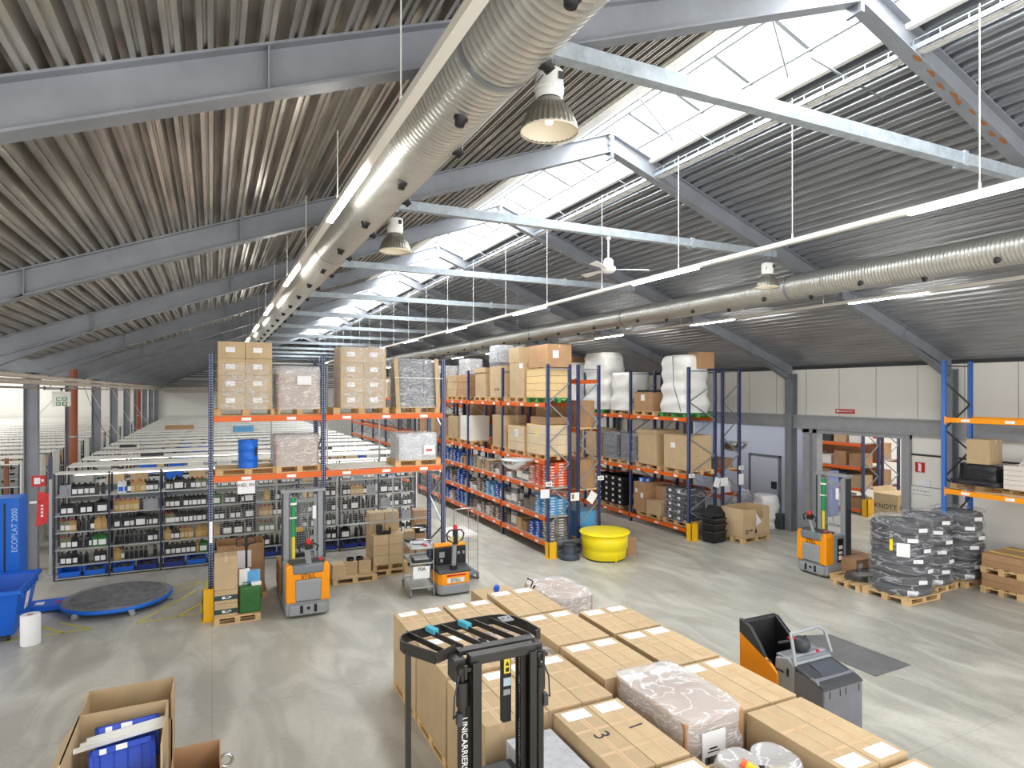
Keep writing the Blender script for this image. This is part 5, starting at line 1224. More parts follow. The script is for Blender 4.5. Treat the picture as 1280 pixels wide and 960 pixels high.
mb = MB(); mb.prism([(-.05, 1.14), (-.15, 1.22), (-.05, 1.28)], 'y', .02, .05); mb.prism([(.05, 1.14), (.15, 1.22), (.05, 1.28)], 'y', .02, .05); mb.build('thumb_lever', M('pale_yellow_lever', (206, 200, 130), .5), t)
mb = MB(); mb.lathe([(.045, 1.42), (.048, 1.49), (.03, 1.52), (.001, 1.525)], 16, c=(0, .04, 0)); mb.build('reversing_button', red, t)
for s in (-1, 1):
    mb = MB(); mb.box(s*.19-.075, s*.19+.075, .6, 1.75, .05, .10); mb.build('fork_tine', dgrey, t)
# load backrest cage behind the truck
t = thing('roll_cage', 'tall thin wire roll cage with glossy white lid behind the pallet truck', 'roll cage', (5.3, 14.0, 0))
mb = MB(); [mb.cyl((x, y, .1), (x, y, 1.6), .012, 8) for x in (-.25, .35) for y in (-.3, .3)]; mb.tube([(-.25, -.3, 1.6), (-.2, -.3, 1.68), (.3, -.3, 1.68), (.35, -.3, 1.6)], .012); mb.build('cage_frame', chrome, t)
mb = MB(); [mb.cyl((-.25+.06*k, -.3, .15), (-.25+.06*k, -.3, 1.66), .003, 5) for k in range(11)]; [mb.cyl((-.25, -.3, .3+.2*k), (.35, -.3, .3+.2*k), .003, 5) for k in range(7)]; mb.build('cage_wires', chrome, t)
mb = MB(); mb.box(-.3, .4, -.25, .75, 1.0, 1.04); mb.build('white_lid', whitegl, t)
mb = MB(); [mb.cyl((x-.02, y, .06), (x+.02, y, .06), .055, 14) for x in (-.25, .35) for y in (-.3, .3)]; mb.box(-.28, .38, -.33, .33, .12, .15); mb.build('castor_base', greyp, t)
# picking trolley
t = thing('picking_trolley', 'tube-framed picking trolley with three shelves and a white 70A sign, left of the pallet truck', 'trolley', (4.12, 13.45, 0), -.1)
for x in (-.25, .25):
    for y in (-.45, .45):
        mb = MB(); mb.cyl((x, y, .12), (x, y, 1.22 if y > 0 else 1.12), .014, 8); mb.build('frame_post', chrome, t)
        mb = MB(); mb.cyl((x-.018, y, .06), (x+.018, y, .06), .06, 16); mb.box(x-.025, x+.025, y-.02, y+.02, .08, .15); mb.build('castor', greyp, t)
mb = MB(); mb.tube([(-.25, -.45, 1.1), (-.2, -.45, 1.22), (.2, -.45, 1.22), (.25, -.45, 1.1)], .014); mb.tube([(-.25, .45, 1.2), (-.2, .45, 1.3), (.2, .45, 1.3), (.25, .45, 1.2)], .014); mb.build('push_handle', chrome, t)
for z, nm in ((.18, 'bottom_shelf'), (.70, 'middle_shelf'), (1.02, 'top_shelf')):
    mb = MB(); mb.box(-.25, .25, -.45, .45, z, z+.012)
    for s in (-1, 1): mb.cyl((s*.25, -.45, z+.02), (s*.25, .45, z+.02), .010, 6); mb.cyl((-.25, s*.45, z+.02), (.25, s*.45, z+.02), .010, 6)
    mb.build(nm, shelfg, t)
mb = MB(); mb.box(-.20, .16, -.475, -.468, .40, .66); pn = mb.build('sign_plate', paper, t); text('lettering', '70A', .11, ink, pn, (-.02, -.48, .60), FRONT)
t = thing('office_tray', 'grey tray with papers on the middle shelf of the picking trolley', 'tray', (4.13, 13.30, .72), -.1)
mb = MB(); mb.box(-.2, .2, -.25, .25, 0, .012); mb.box(-.2, .2, -.25, -.24, 0, .06); mb.box(-.2, .2, .24, .25, 0, .06); mb.box(-.2, -.19, -.25, .25, 0, .06); mb.box(.19, .2, -.25, .25, 0, .06); mb.build('tray_body', dgrey, t)
mb = MB(); mb.box(-.16, .16, -.2, .2, .02, .05); mb.build('paper_stack', paper, t)
for (x, y, rz, c_, nm, w_, h_) in ((4.02, 13.75, .5, dgrey, 'dark scanner on the rear of the trolley top', .1, .05), (4.2, 13.25, .2, red, 'red-handled cutter on the front of the trolley top', .03, .02), (4.1, 13.5, -.5, M('pale_grey_cloth', (205, 210, 220), .7), 'pale blue cloth on the trolley top', .14, .03), (4.22, 13.7, .9, red, 'red marker lying on the trolley top', .02, .02)):
    o = MB().box(-w_, w_, -.09, .09, 0, h_).build('small_tool', c_, bevel=.006); o.location = (x, y, 1.045); o.rotation_euler = (0, 0, rz); tag(o, nm, 'tool')
# ------------------------------------------------------------------ carton stacks between stacker and trolley
pallet((2.98, 15.0, 0), 0, 'wooden pallet with three small cartons, right of the front stacker', sc=(.85, 1, 1))
for (x, y, nm) in ((2.62, 14.82, 'left'), (2.93, 14.95, 'middle'), (3.24, 14.93, 'right')):
    carton((x, y, PH), .29, .30, .30, 'small carton on the low pallet right of the front stacker, %s of three' % nm, card, tp=False)
carton((2.98, 14.97, PH-.0), .98, .76, .012, 'flat cardboard sheet on the low pallet', card, tp=False, name='cardboard_sheet', cat='sheet', bevel=0)
for (x, nm) in ((2.93, 'left'), (3.15, 'right')):
    t = thing('oil_filter', 'black oil filter lying on the small cartons, %s one' % nm, 'filter', (x, 14.95, PH+.3)); mb = MB(); mb.lathe([(.085, 0), (.09, .02), (.085, .06), (.06, .065), (.055, .03), (.001, .03)], 18); mb.build('cap_body', black, t)
    mb = MB(); mb.lathe([(.062, .066), (.074, .066)], 18); mb.build('rim_ring', lgrey, t); t.name = 'oil_filter'
pallet((3.82, 15.25, 0), 0, 'lower wooden pallet under the tall small-carton stack', sc=(.85, 1, 1))
pallet((3.86, 15.2, PH), 0, 'upper wooden pallet under the tall small-carton stack', sc=(.7, .9, 1))
FC = None
for (x, y, zs) in ((3.62, 14.98, (0, 1, 2)), (3.99, 14.98, (0, 1, 2)), (3.62, 15.40, (0, 1, 2, 3, 4)), (3.99, 15.40, (0, 1, 2, 3, 4))):
    for k in zs:
        carton((x, y, 2*PH+.235*k), .36, .41, .23, 'carton of the tall stack beside the trolley, %s %s column, %s' % (('front' if y < 15.2 else 'rear'), ('left' if x < 3.8 else 'right'), ('bottom', 'second', 'third', 'fourth', 'top')[k]), card, tp=False, lab=None, bevel=.004)
t = thing('filter_box', 'black parts box with white label standing open on the front cartons of the tall stack', 'box', (3.66, 14.95, 2*PH+.705))
mb = MB(); mb.box(-.1, .02, -.08, .08, 0, .22); mb.build('standing_box', black, t, bevel=.004); mb = MB(); mb.box(.03, .22, -.08, .08, 0, .02); mb.box(.03, .22, -.08, -.07, 0, .09); mb.box(.21, .22, -.08, .08, 0, .14); mb.build('open_box', black, t)
pallet((4.75, 15.75, 0), 0, 'wooden pallet under the carton heap by the rack post')
for i, (x, y, z, w_, h_) in enumerate(((4.42, 15.6, 0, .46, .34), (4.42, 15.6, .34, .44, .40), (4.86, 15.6, 0, .40, .36), (4.86, 15.6, .36, .38, .3), (4.96, 15.95, 0, .40, .5), (4.94, 15.95, .5, .36, .36), (4.9, 15.95, .86, .34, .32), (5.1, 15.2, -.144, .42, .42), (5.35, 15.0, -.144, .4, .22))):
    carton((x, y, PH+z), w_, .36, h_, 'small carton of the heap by the right post of the left rack, %s counted upwards' % BAYW[i], card if i % 3 else card_d, tp=False, rz=.08*(i % 3-1), lab=None)
carton((4.84, 15.55, PH+.66), .27, .2, .18, 'black battery box with white label on the carton heap', black, tp=False, lab=[('f', .02, .05, .16, .07)], name='battery_box', cat='box')
carton((4.2, 15.5, PH+.76), .2, .2, .12, 'black and white small parts box at the left of the carton heap', black, tp=False, lab=[('f', .02, .02, .1, .08)], name='parts_box', cat='box')
# ------------------------------------------------------------------ left foreground pallet with cartons and green crate
pallet((.44, 13.28, 0), 0, 'small wooden pallet with tan carton and green jerrycan in front of the left rack', sc=(.68, .62, 1))
for k in range(2):
    o = carton((.24, 13.26, PH+.26*k), .40, .42, .255, 'tan carton with dark green band, %s one under the tall plain carton' % ('lower', 'upper')[k], card, tp=False)
    mb = MB(); mb.box(-.201, .201, -.2135, -.2105, .06, .15); bnd = mb.build('green_band', M('band_dark_green', (38, 66, 64), .6), o)
    mb = MB(); mb.box(-.07, .05, -.216, -.2135, .085, .13); mb.box(-.02, .09, -.216, -.2135, .10, .125); mb.build('band_print', paper, bnd)
carton((.24, 13.24, PH+.52), .40, .40, .62, 'tall plain tan carton on top of the banded cartons by the yellow guard', card, tp=True)
t = thing('jerry_can', 'dark green metal jerrycan crate holding white and blue packs on the small pallet', 'jerrycan', (.67, 13.26, PH))
mb = MB(); mb.box(-.20, .19, -.17, .17, 0, .50); mb.build('can_body', green, t, bevel=.035, seg=3)
mb = MB(); mb.beam((-.13, -.175, .10), (.13, -.175, .38), .02, .008, up=(0, 1, 0)); mb.beam((-.13, -.175, .38), (.13, -.175, .10), .02, .008, up=(0, 1, 0)); mb.box(-.16, .16, -.178, -.168, .05, .07); mb.build('pressed_rib', green, t)
mb = MB(); mb.tube([(-.12, 0, .5), (-.12, 0, .55), (.0, 0, .55), (.0, 0, .5)], .01); mb.build('handle', green, t)
for (x, y, c_, nm, w_, h_, rz) in ((.56, 13.34, paper, 'white pack standing on the green jerrycan', .10, .30, .2), (.74, 13.34, skyb, 'blue and white bag standing on the green jerrycan', .12, .26, -.1), (.78, 13.2, paper, 'white open pack at the right of the green jerrycan top', .09, .06, 0)):
    o = MB().box(-w_, w_, -.05, .05, 0, h_).build('pack', c_, bevel=.012); o.location = (x, y, PH+.5); o.rotation_euler = (.1, 0, rz); tag(o, nm, 'pack')
# big open carton behind + red hand pallet truck
pallet((.62, 14.75, 0), 0, 'wooden pallet under the big open carton inside the left rack', sc=(.75, 1, 1))
t = thing('open_carton', 'big brown open carton standing inside the left rack behind the red pallet truck', 'carton', (.55, 14.72, PH))
mb = MB(); [mb.box(*a) for a in ((-.46, -.45, -.36, .36, 0, 1.05), (.45, .46, -.36, .36, 0, 1.05), (-.46, .46, -.36, -.35, 0, 1.05), (-.46, .46, .35, .36, 0, 1.05), (-.46, .46, -.36, .36, 0, .02))]; mb.build('carton_wall', card_d, t)
mb = MB(); mb.box(-.16, .20, -.368, -.362, .56, .92); mb.build('shipping_label', paper, t)
t = thing('hand_pallet_truck', 'red hand pallet truck with black loop handle in front of the big open carton', 'pallet truck', (.63, 13.85, 0))
mb = MB(); mb.prism([(-.19, .1), (.19, .1), (.12, .55), (.07, .78), (-.07, .78), (-.12, .55)], 'y', -.03, .05); mb.build('red_yoke', red, t, bevel=.01)
mb = MB(); mb.cyl((0, -.03, .2), (0, -.03, .62), .05, 14); mb.cyl((0, -.03, .6), (0, .0, 1.25), .022, 10); mb.build('pump_rod', black, t)
mb = MB(); mb.tube([(0, 0, 1.2), (-.04, 0, 1.3), (-.18, 0, 1.28), (-.19, 0, 1.42), (-.05, 0, 1.45), (.16, 0, 1.45), (.17, 0, 1.32), (.04, 0, 1.3), (0, 0, 1.2)], .014, 8); mb.box(-.03, .03, -.02, .02, 1.2, 1.46); mb.build('loop_handle', black, t)
for s in (-1, 1):
    mb = MB(); mb.box(s*.18-.07, s*.18+.07, .05, .42, .06, .11); mb.build('fork_tine', red, t)
mb = MB(); mb.cyl((-.06, -.02, .09), (.06, -.02, .09), .09, 16); mb.build('steer_wheel', black, t)
# ------------------------------------------------------------------ pallet wrapper (turntable and mast), blue bin, roll
t = thing('pallet_wrapper', 'blue pallet wrapping machine with round turntable and tall tower at the left edge', 'wrapping machine', (-1.76, 15.32, 0))
mb = MB(); mb.lathe([(.99, .10), (1.0, .11), (1.0, .16), (.99, .17), (.97, .172), (.001, .172)], 72); mb.build('turntable', blue, t)
mb = MB(); mb.lathe([(.97, .171), (.97, .178), (.001, .178)], 72, smooth=False); mb.build('turntable_plate', M('plate_grey_steel', (142, 146, 148), .4, metal=.5, var=.2), t)
mb = MB(); mb.lathe([(.86, .178), (.86, .184), (.001, .184)], 64, c=(.02, .03, 0), smooth=False); mb.build('worn_rubber_mat', M('mat_rubber', (74, 74, 78), .6, scale=7, col2=(120, 120, 124)), t)
for a in range(0, 360, 60):
    mb = MB(); ca, sa = math.cos(math.radians(a-70)), math.sin(math.radians(a-70)); mb.cyl((ca*.93, sa*.93, .05), (ca*1.03, sa*1.03, .05), .05, 14); mb.box(ca*.97-.05, ca*.97+.05, sa*.97-.05, sa*.97+.05, .08, .12); mb.build('support_roller', lgrey, t)
mb = MB(); mb.box(-1.75, -.3, -.05, .5, .03, .13); mb.build('base_arm', blue, t, bevel=.01)
mb = MB(); mb.box(-1.45, -1.3, .12, .3, .13, .133); mb.box(-.9, -.8, .2, .3, .13, .133); mb.build('arm_stickers', paper, t)
mb = MB(); mb.box(-1.12, -.98, .14, .26, .13, .133); mb.build('red_sticker', red, t)
mb = MB(); mb.box(-2.05, -1.62, -.18, .44, .0, 2.34); tw = mb.build('tower', blue, t, bevel=.012)
mb = MB(); mb.box(-1.86, -1.835, -.186, -.178, .55, 2.25); mb.build('carriage_slot', black, tw)
text('machine_lettering', 'ECOPLAT 2000', .13, M('pale_blue_ink', (170, 205, 245), .5), tw, (-1.69, -.184, 1.72), (math.pi/2, -math.pi/2, 0), .003)
t = thing('waste_bin', 'large bright blue wheeled plastic bin with a white label at the left edge', 'bin', (-3.50, 14.28, 0))
mb = MB(); W0, D0, W1, D1 = .34, .5, .46, .72; tk = .03
def ringbox(mb, w_, d_, z): return [(-w_, -d_, z), (w_, -d_, z), (w_, d_, z), (-w_, d_, z)]
o1 = ringbox(mb, W0, D0, .12); o2 = ringbox(mb, W1, D1, .92); i2 = ringbox(mb, W1-tk, D1-tk, .92); i1 = ringbox(mb, W0-tk, D0-tk, .16)
V = o1+o2+i2+i1
mb._add(V, [(3, 2, 1, 0), (12, 13, 14, 15)]+[(a, (a+1) % 4, 4+(a+1) % 4, 4+a) for a in range(4)]+[(4+a, 4+(a+1) % 4, 8+(a+1) % 4, 8+a) for a in range(4)]+[(8+a, 8+(a+1) % 4, 12+(a+1) % 4, 12+a) for a in range(4)]); mb.build('tub', bluep, t, bevel=.006)
mb = MB(); [mb.box(*a) for a in ((-W1-.04, W1+.04, -D1-.04, -D1+.02, .88, .95), (-W1-.04, W1+.04, D1-.02, D1+.04, .88, .95), (-W1-.04, -W1+.02, -D1, D1, .88, .95), (W1-.02, W1+.04, -D1, D1, .88, .95))]
for q in range(6): mb.box(W1, W1+.035, -.6+q*.22, -.58+q*.22, .78, .88)
mb.build('rim', bluep, t, bevel=.008)
mb = MB(); mb.hexa([(.385, -.02, .42), (.43, -.02, .72), (.43, .2, .72), (.385, .2, .42)], [(.392, -.02, .42), (.437, -.02, .72), (.437, .2, .72), (.392, .2, .42)]); lb_ = mb.build('bin_label', paper, t)
mb = MB(); mb.box(.398, .404, .04, .14, .47, .53); mb.build('label_print', redor, lb_)
for (x, y) in ((-.25, -.4), (.25, -.4), (-.25, .4), (.25, .4)):
    mb = MB(); mb.cyl((x-.02, y, .06), (x+.02, y, .06), .06, 14); mb.build('castor', black, t)
t = thing('paper_roll', 'white paper roll standing on the floor beside the blue bin', 'roll', (-2.86, 13.52, 0))
mb = MB(); mb.lathe([(.045, 0), (.145, 0), (.148, .01), (.148, .51), (.143, .52), (.045, .52), (.045, .45), (.001, .45)], 32); mb.build('roll', M('tissue_white', (236, 236, 238), .8), t)
mb = MB(); mb.lathe([(.046, .44), (.046, .523), (.04, .523), (.04, .44)], 20, cap=False); mb.build('core', card_in, t)
# red/white signs on first column
t = thing('fire_sign', 'red square fire hose sign projecting at the first left column', 'sign', (-3.72, 18.35, 2.28)); mb = MB(); mb.box(-.14, .14, -.01, .01, -.13, .13); mb.build('plate', red, t)
mb = MB(); mb.box(-.09, .03, -.014, -.01, -.07, .08); mb.box(.05, .1, -.014, -.01, -.02, .04); mb.build('pictogram', paper, t)
t = thing('hanging_banner', 'red torn plastic banner with white writing hanging beside the first column', 'banner', (-3.68, 18.5, 1.45)); mb = MB()
mb.prism([(-.13, -.28), (.10, -.2), (.15, .5), (-.08, .56)], 'y', -.01, .01); mb.build('banner_sheet', M('banner_red', (226, 50, 56), .5, var=.3, scale=9), t)
mb = MB(); [mb.box(-.03, .02, -.014, -.01, -.05+.08*k, -.0+.08*k) for k in range(4)]; mb.build('writing', paper, t)
t = thing('standing_post', 'white-grey steel post beside the hanging red banner', 'post', (-3.50, 18.4, 0)); mb = MB(); mb.box(-.03, .03, -.03, .03, 0, 2.3); mb.build('shaft', shelfg, t); mb = MB(); mb.box(-.1, .1, -.1, .1, 0, .02); mb.build('foot', shelfg, t)
t = thing('column_label', 'small white label on the face of the first left column', 'label', (-3.82, 18.35, 1.78)); mb = MB(); mb.box(-.08, .06, -.006, 0, -.03, .03); mb.build('label_card', paper, t)
# ------------------------------------------------------------------ open cartons bottom left
t = thing('open_carton', 'tall open brown carton with blue crates and white profiles inside, bottom left', 'carton', (-.86, 7.45, 0))
zt = .95; mb = MB()
for a in ((-.42, -.405, -.42, .58, .0, zt), (.405, .42, -.42, .58, .0, zt), (-.42, .42, .565, .58, 0, zt), (-.42, .42, -.42, -.405, 0, zt-.3), (-.42, .42, -.42, .58, 0, .02)): mb.box(*a)
mb.build('carton_wall', card, t)
mb = MB(); mb.hexa([(-.42, -.4, zt), (-.405, -.4, zt), (-.405, .55, zt), (-.42, .55, zt)], [(-.56, -.4, zt-.22), (-.545, -.4, zt-.24), (-.545, .55, zt-.24), (-.56, .55, zt-.22)]); mb.build('side_flap', card, t)
t = thing('open_carton', 'open brown carton right behind the one with blue crates, bottom left', 'carton', (-.84, 8.35, 0)); mb = MB()
for a in ((-.44, -.425, -.28, .28, .0, .95), (.42, .435, -.28, .28, .0, .95), (-.44, .435, .265, .28, 0, .95), (-.44, .435, -.28, -.265, 0, .7), (-.44, .435, -.28, .28, 0, .02)): mb.box(*a)
mb.build('carton_wall', card, t)
def crate(loc, rot, label):
    t = thing('folding_crate', label, 'crate', loc); t.rotation_euler = rot
    mb = MB(); mb.box(-.27, .27, -.02, .02, 0, .36); mb.build('back_panel', dblue if False else M('crate_blue', (0, 66, 190), .4), t, bevel=.01)
    mb = MB(); mb.box(-.29, .29, -.05, .05, .34, .40); mb.box(-.29, -.25, -.05, .05, 0, .4); mb.box(.25, .29, -.05, .05, 0, .4)
    for k in range(4): mb.box(-.2+.12*k, -.19+.12*k, -.035, -.02, .02, .34)
    mb.build('frame', MATS['crate_blue'], t, bevel=.008)
    mb = MB(); mb.box(-.06, .04, -.056, -.05, .345, .395); mb.box(-.2, -.14, -.056, -.05, .34, .39); mb.box(-.12, -.03, -.024, -.02, .08, .16); mb.build('torn_label', paper, t); return t
crate((-.80, 7.36, .44), (-.5, 0, .16), 'blue folded crate standing in the front of the open carton')
crate((-.80, 7.72, .50), (-.3, 0, .12), 'blue folded crate behind the white profiles in the open carton')
for k in range(3):
    mb = MB(); mb.box(-.40+.05*k, .40, -.022, .022, 0, .02); mb.box(-.40+.05*k, .40, -.022, -.016, .02, .035); mb.box(-.40+.05*k, .40, .016, .022, .02, .035)
    o = mb.build('plastic_profile', whitegl); o.location = (-.86, 7.62+.05*k, .80+.012*k); o.rotation_euler = (0, -.06, .12); tag(o, 'long white plastic profile lying across the open carton, %s of three' % ('front', 'middle', 'rear')[k], 'profile')
t = thing('open_carton', 'low open carton at the bottom edge right of the blue crates', 'carton', (-.14, 7.05, 0)); mb = MB()
for a in ((-.22, -.21, -.3, .3, .0, .72), (.21, .22, -.3, .3, .0, .72), (-.22, .22, .29, .3, 0, .72), (-.22, .22, -.3, -.29, 0, .72), (-.22, .22, -.3, .3, 0, .02)): mb.box(*a)
mb.build('carton_wall', card_d, t)
t = thing('steel_ring', 'steel ring lying at the right of the low open carton', 'ring', (.13, 7.12, .60)); mb = MB()
mb.tube([(.06*math.cos(2*math.pi*k/16), .0, .06*math.sin(2*math.pi*k/16)) for k in range(17)], .016); mb.build('ring', chrome, t)
# ------------------------------------------------------------------ grey and orange tow truck
t = thing('order_picker', 'grey and orange ride-on truck with hand loop standing right of the carton field', 'truck', (6.90, 5.12, 0))
mb = MB(); mb.prism([(0, .08), (0, .86), (.12, .93), (.42, .93), (.42, .08)], 'x', -.36, .34); mb.build('battery_housing', M('truck_grey', (112, 114, 122), .4, var=.12), t, bevel=.02)
mb = MB(); mb.hexa([(-.37, -.02, .84), (.35, -.02, .84), (.35, .42, .96), (-.37, .42, .96)], [(-.34, .03, .90), (.32, .03, .90), (.30, .42, 1.0), (-.34, .42, 1.0)]); mb.build('top_lid', dgrey, t, bevel=.02)
mb = MB(); mb.hexa([(-.18, .06, .88), (.26, .06, .88), (.22, .36, .95), (-.16, .36, .95)], [(-.18, .06, .905), (.26, .06, .905), (.22, .36, 1.003), (-.16, .36, 1.003)]); mb.build('lid_tray', M('tray_dark_grey', (72, 76, 86), .35), t)
mb = MB(); [mb.box(x, x+.012, -.004, .004, .74, .82) for x in (-.26, -.08, .02, .26)]; mb.build('lid_slot', black, t)
mb = MB(); mb.prism([(.42, .08), (.42, 1.0), (.52, 1.06), (.72, 1.0), (.74, .5), (.74, .08)], 'x', -.36, .34); mb.build('console_body', lgrey, t, bevel=.03, seg=3)
mb = MB(); mb.box(-.34, .32, .44, .72, 1.0, 1.045); mb.build('console_top', greyp, t, bevel=.015)
mb = MB(); mb.box(-.367, -.361, .5, .53, .82, .92); mb.box(-.367, -.361, .58, .70, .84, .86); mb.build('side_marking', black, t)
mb = MB(); mb.lathe([(.001, 0), (.09, .02), (.115, .08), (.10, .15), (.06, .18), (.001, .185)], 20, c=(-.02, .60, 1.05)); mb.build('steering_boss', dgrey, t)
mb = MB(); mb.tube([(-.34, .42, .98), (-.30, .50, 1.24), (-.26, .56, 1.32), (.22, .56, 1.34), (.29, .50, 1.30), (.31, .42, 1.05)], .022, 10); mb.build('hand_loop', lgrey, t)
mb = MB(); mb.cyl((-.12, .66, 1.18), (-.30, .72, 1.16), .018, 10); mb.cyl((.08, .66, 1.18), (.2, .72, 1.16), .018, 10); mb.build('twist_grip', black, t)
mb = MB(); mb.box(-.16, -.1, .62, .7, 1.2, 1.22); mb.cyl((.16, .5, 1.04), (.16, .5, 1.07), .022, 12); mb.build('red_button', red, t)
mb = MB(); mb.prism([(.66, .08), (.66, .80), (.80, .90), (1.30, 1.12), (1.30, .08)], 'x', -.38, -.34); mb.build('side_panel', torange, t, bevel=.012)
mb = MB(); mb.prism([(.78, .90), (.86, .92), (.96, 1.06), (1.12, 1.24), (1.30, 1.30), (1.30, 1.12), (.84, .91)], 'x', -.38, -.33); mb.build('panel_rim', dgrey, t, bevel=.008)
mb = MB(); mb.box(-.36, .24, 1.20, 1.28, .1, 1.30); mb.build('backrest', black, t, bevel=.03)
mb = MB(); mb.prism([(.9, .9), (.95, 1.1), (1.2, 1.3), (1.25, .5), (.95, .5)], 'x', .18, .25); mb.build('side_cushion', black, t, bevel=.02)
mb = MB(); mb.box(-.34, .32, .74, 1.26, .08, .16); mb.build('platform', dgrey, t)
mb = MB(); [mb.cyl((x-.04, y, .08), (x+.04, y, .08), .08, 16) for x in (-.25, .22) for y in (.2, 1.05)]; mb.build('wheel', black, t)
mb = MB(); [mb.box(x-.08, x+.08, 1.28, 2.4, .05, .1) for x in (-.2, .15)]; mb.build('fork_tine', dgrey, t)
# floor plate and painted lines (flat on the floor)
mb = MB(); mb._add([(9.25, 6.33, .004), (10.17, 6.35, .004), (10.12, 7.80, .004), (9.2, 8.1, .004)], [(0, 1, 2, 3)])
o = mb.build('floor_plate', M('chequer_plate', (120, 122, 124), .4, metal=.3, var=.2, scale=3)); tag(o, 'dark grey steel plate set in the floor behind the grey truck', 'floor plate')
def line(a, b_, w_=.06):
    mb = MB(); d = Vector((b_[0]-a[0], b_[1]-a[1])).normalized(); n = Vector((-d.y, d.x))*w_/2
    mb._add([(a[0]-n.x, a[1]-n.y, .003), (a[0]+n.x, a[1]+n.y, .003), (b_[0]+n.x, b_[1]+n.y, .003), (b_[0]-n.x, b_[1]-n.y, .003)], [(0, 1, 2, 3)]); return mb
yl = M('floor_yellow_paint', (222, 206, 60), .6, scale=9, col2=(186, 180, 96))
t = thing('floor_marking', 'yellow hatched floor marking between the turntable and the left rack', 'floor marking', (0, 0, 0))
for a, b_ in (((-1.3, 13.86), (-.12, 13.95)), ((-1.3, 13.86), (-.3, 15.6)), ((-.62, 13.9), (-.15, 14.7)), ((-.95, 16.2), (-.2, 16.25)), ((-.75, 15.6), (-.2, 16.2)), ((-.2, 13.95), (-.1, 16.3))): line(a, b_).build('painted_line', yl, t)
t = thing('floor_marking', 'yellow floor marking in front of the turntable beside the blue bin', 'floor marking', (0, 0, 0))
for a, b_ in (((-3.3, 13.86), (-2.0, 13.9)), ((-2.9, 14.45), (-2.45, 13.88)), ((-2.6, 14.5), (-2.05, 13.9))): line(a, b_).build('painted_line', yl, t)
t = thing('floor_marking', 'thin pale floor line along the foot of the white-bag rack', 'floor marking', (0, 0, 0))
line((12.3, 11.5), (12.3, 26), .05).build('painted_line', M('floor_pale_paint', (196, 196, 190), .6), t)
# ------------------------------------------------------------------ centre floor things
t = thing('round_tub', 'bright yellow round plastic tub with lid in front of the middle rack end', 'tub', (9.42, 14.0, 0))
mb = MB(); mb.lathe([(.52, .03), (.56, .05), (.575, .25), (.58, .30), (.60, .31), (.62, .68), (.001, .68)], 56); mb.build('tub_body', yellow, t)
mb = MB(); mb.lathe([(.64, .66), (.67, .68), (.67, .71), (.63, .72), (.5, .735), (.001, .745)], 56); mb.build('lid', yellow, t)
mb = MB(); mb.lathe([(.50, 0), (.50, .04)], 40); mb.build('dark_foot', black, t)
mb = MB(); mb.box(-.07, -.03, -.60, -.56, .02, .14); mb.build('drain_tab', yellow, t)
t = thing('step_stool', 'dark grey round step stool beside the yellow post guard', 'stool', (8.52, 14.32, 0))
mb = MB(); mb.lathe([(.27, 0), (.28, .03), (.25, .12), (.23, .14)], 36); mb.build('base_ring', M('stool_blue_grey', (56, 64, 78), .5), t)
mb = MB(); mb.lathe([(.20, .14), (.17, .30), (.16, .36)], 30); mb.build('drum', MATS['stool_blue_grey'], t); mb = MB(); mb.lathe([(.17, .36), (.18, .38), (.17, .41), (.001, .41)], 30); mb.build('tread', dgrey, t)
carton((8.98, 14.12, 0), .10, .35, .36, 'brown carton flap standing between stool and yellow tub', card_d, tp=False, rz=.3)
carton((10.2, 14.05, 0), .35, .30, .42, 'brown carton standing right behind the yellow tub', card_d, tp=False, rz=.2)
t = thing('stacked_crates', 'x', 'crate', (0, 0, 0)); bpy.data.objects.remove(t)
for k, (z, h_) in enumerate(((0, .34), (.30, .26), (.46, .26))):
    t = thing('black_crate', 'black plastic crate in front of the open carton on a pallet, %s of three stacked' % ('lowest', 'middle', 'topmost')[k], 'crate', (13.32, 14.1, z), .15)
    mb = MB(); s_ = 1-.03*k; mb.hexa([(-.26*s_, -.2, 0), (.26*s_, -.2, 0), (.26*s_, .2, 0), (-.26*s_, .2, 0)], [(-.30*s_, -.24, h_-.01), (.30*s_, -.24, h_-.01), (.30*s_, .24, h_-.01), (-.30*s_, .24, h_-.01)]); mb.build('tub', black, t, bevel=.03)
    mb = MB(); mb.box(-.31*s_, .31*s_, -.25, -.235, h_-.03, h_); mb.box(-.31*s_, .31*s_, .235, .25, h_-.03, h_); mb.box(-.31*s_, -.295*s_, -.25, .25, h_-.03, h_); mb.box(.295*s_, .31*s_, -.25, .25, h_-.03, h_); mb.build('rim', dgrey, t)
t = thing('crate_lid', 'black tilted crate lid lying on the black crates', 'lid', (13.32, 14.12, .86)); mb = MB(); mb.prism([(-.27, -.12), (-.22, .0), (-.02, .20), (.10, .20), (.27, -.02), (.28, -.12)], 'y', -.2, .2); mb.build('lid', black, t, bevel=.02); mb = MB(); mb.box(-.2, .15, -.206, -.2, -.06, -.03); mb.build('lid_rib', dgrey, t)
pallet((14.45, 14.0, 0), .12, 'wooden pallet under the open half-cut carton by the white-bag rack', sc=(1.05, 1, 1))
t = thing('open_carton', 'wide open brown carton with one torn side, on a pallet by the white-bag rack', 'carton', (14.45, 14.0, PH), .12)
mb = MB(); mb.box(-.6, .6, -.40, .40, 0, .02); mb.box(-.6, -.59, -.4, .4, 0, .84); mb.box(.59, .6, -.4, .4, 0, .84); mb.box(-.6, .6, .39, .40, 0, .84)
mb.prism([(-.6, 0), (.6, 0), (.6, .84), (.32, .84), (.30, .52), (.1, .48), (-.05, .80), (-.6, .84)], 'y', -.40, -.39); mb.build('carton_wall', card, t)
mb = MB(); mb.prism([(-.02, .32), (.22, .40), (-.02, .68)], 'y', -.41, -.402); mb.build('torn_paper', paper, t)
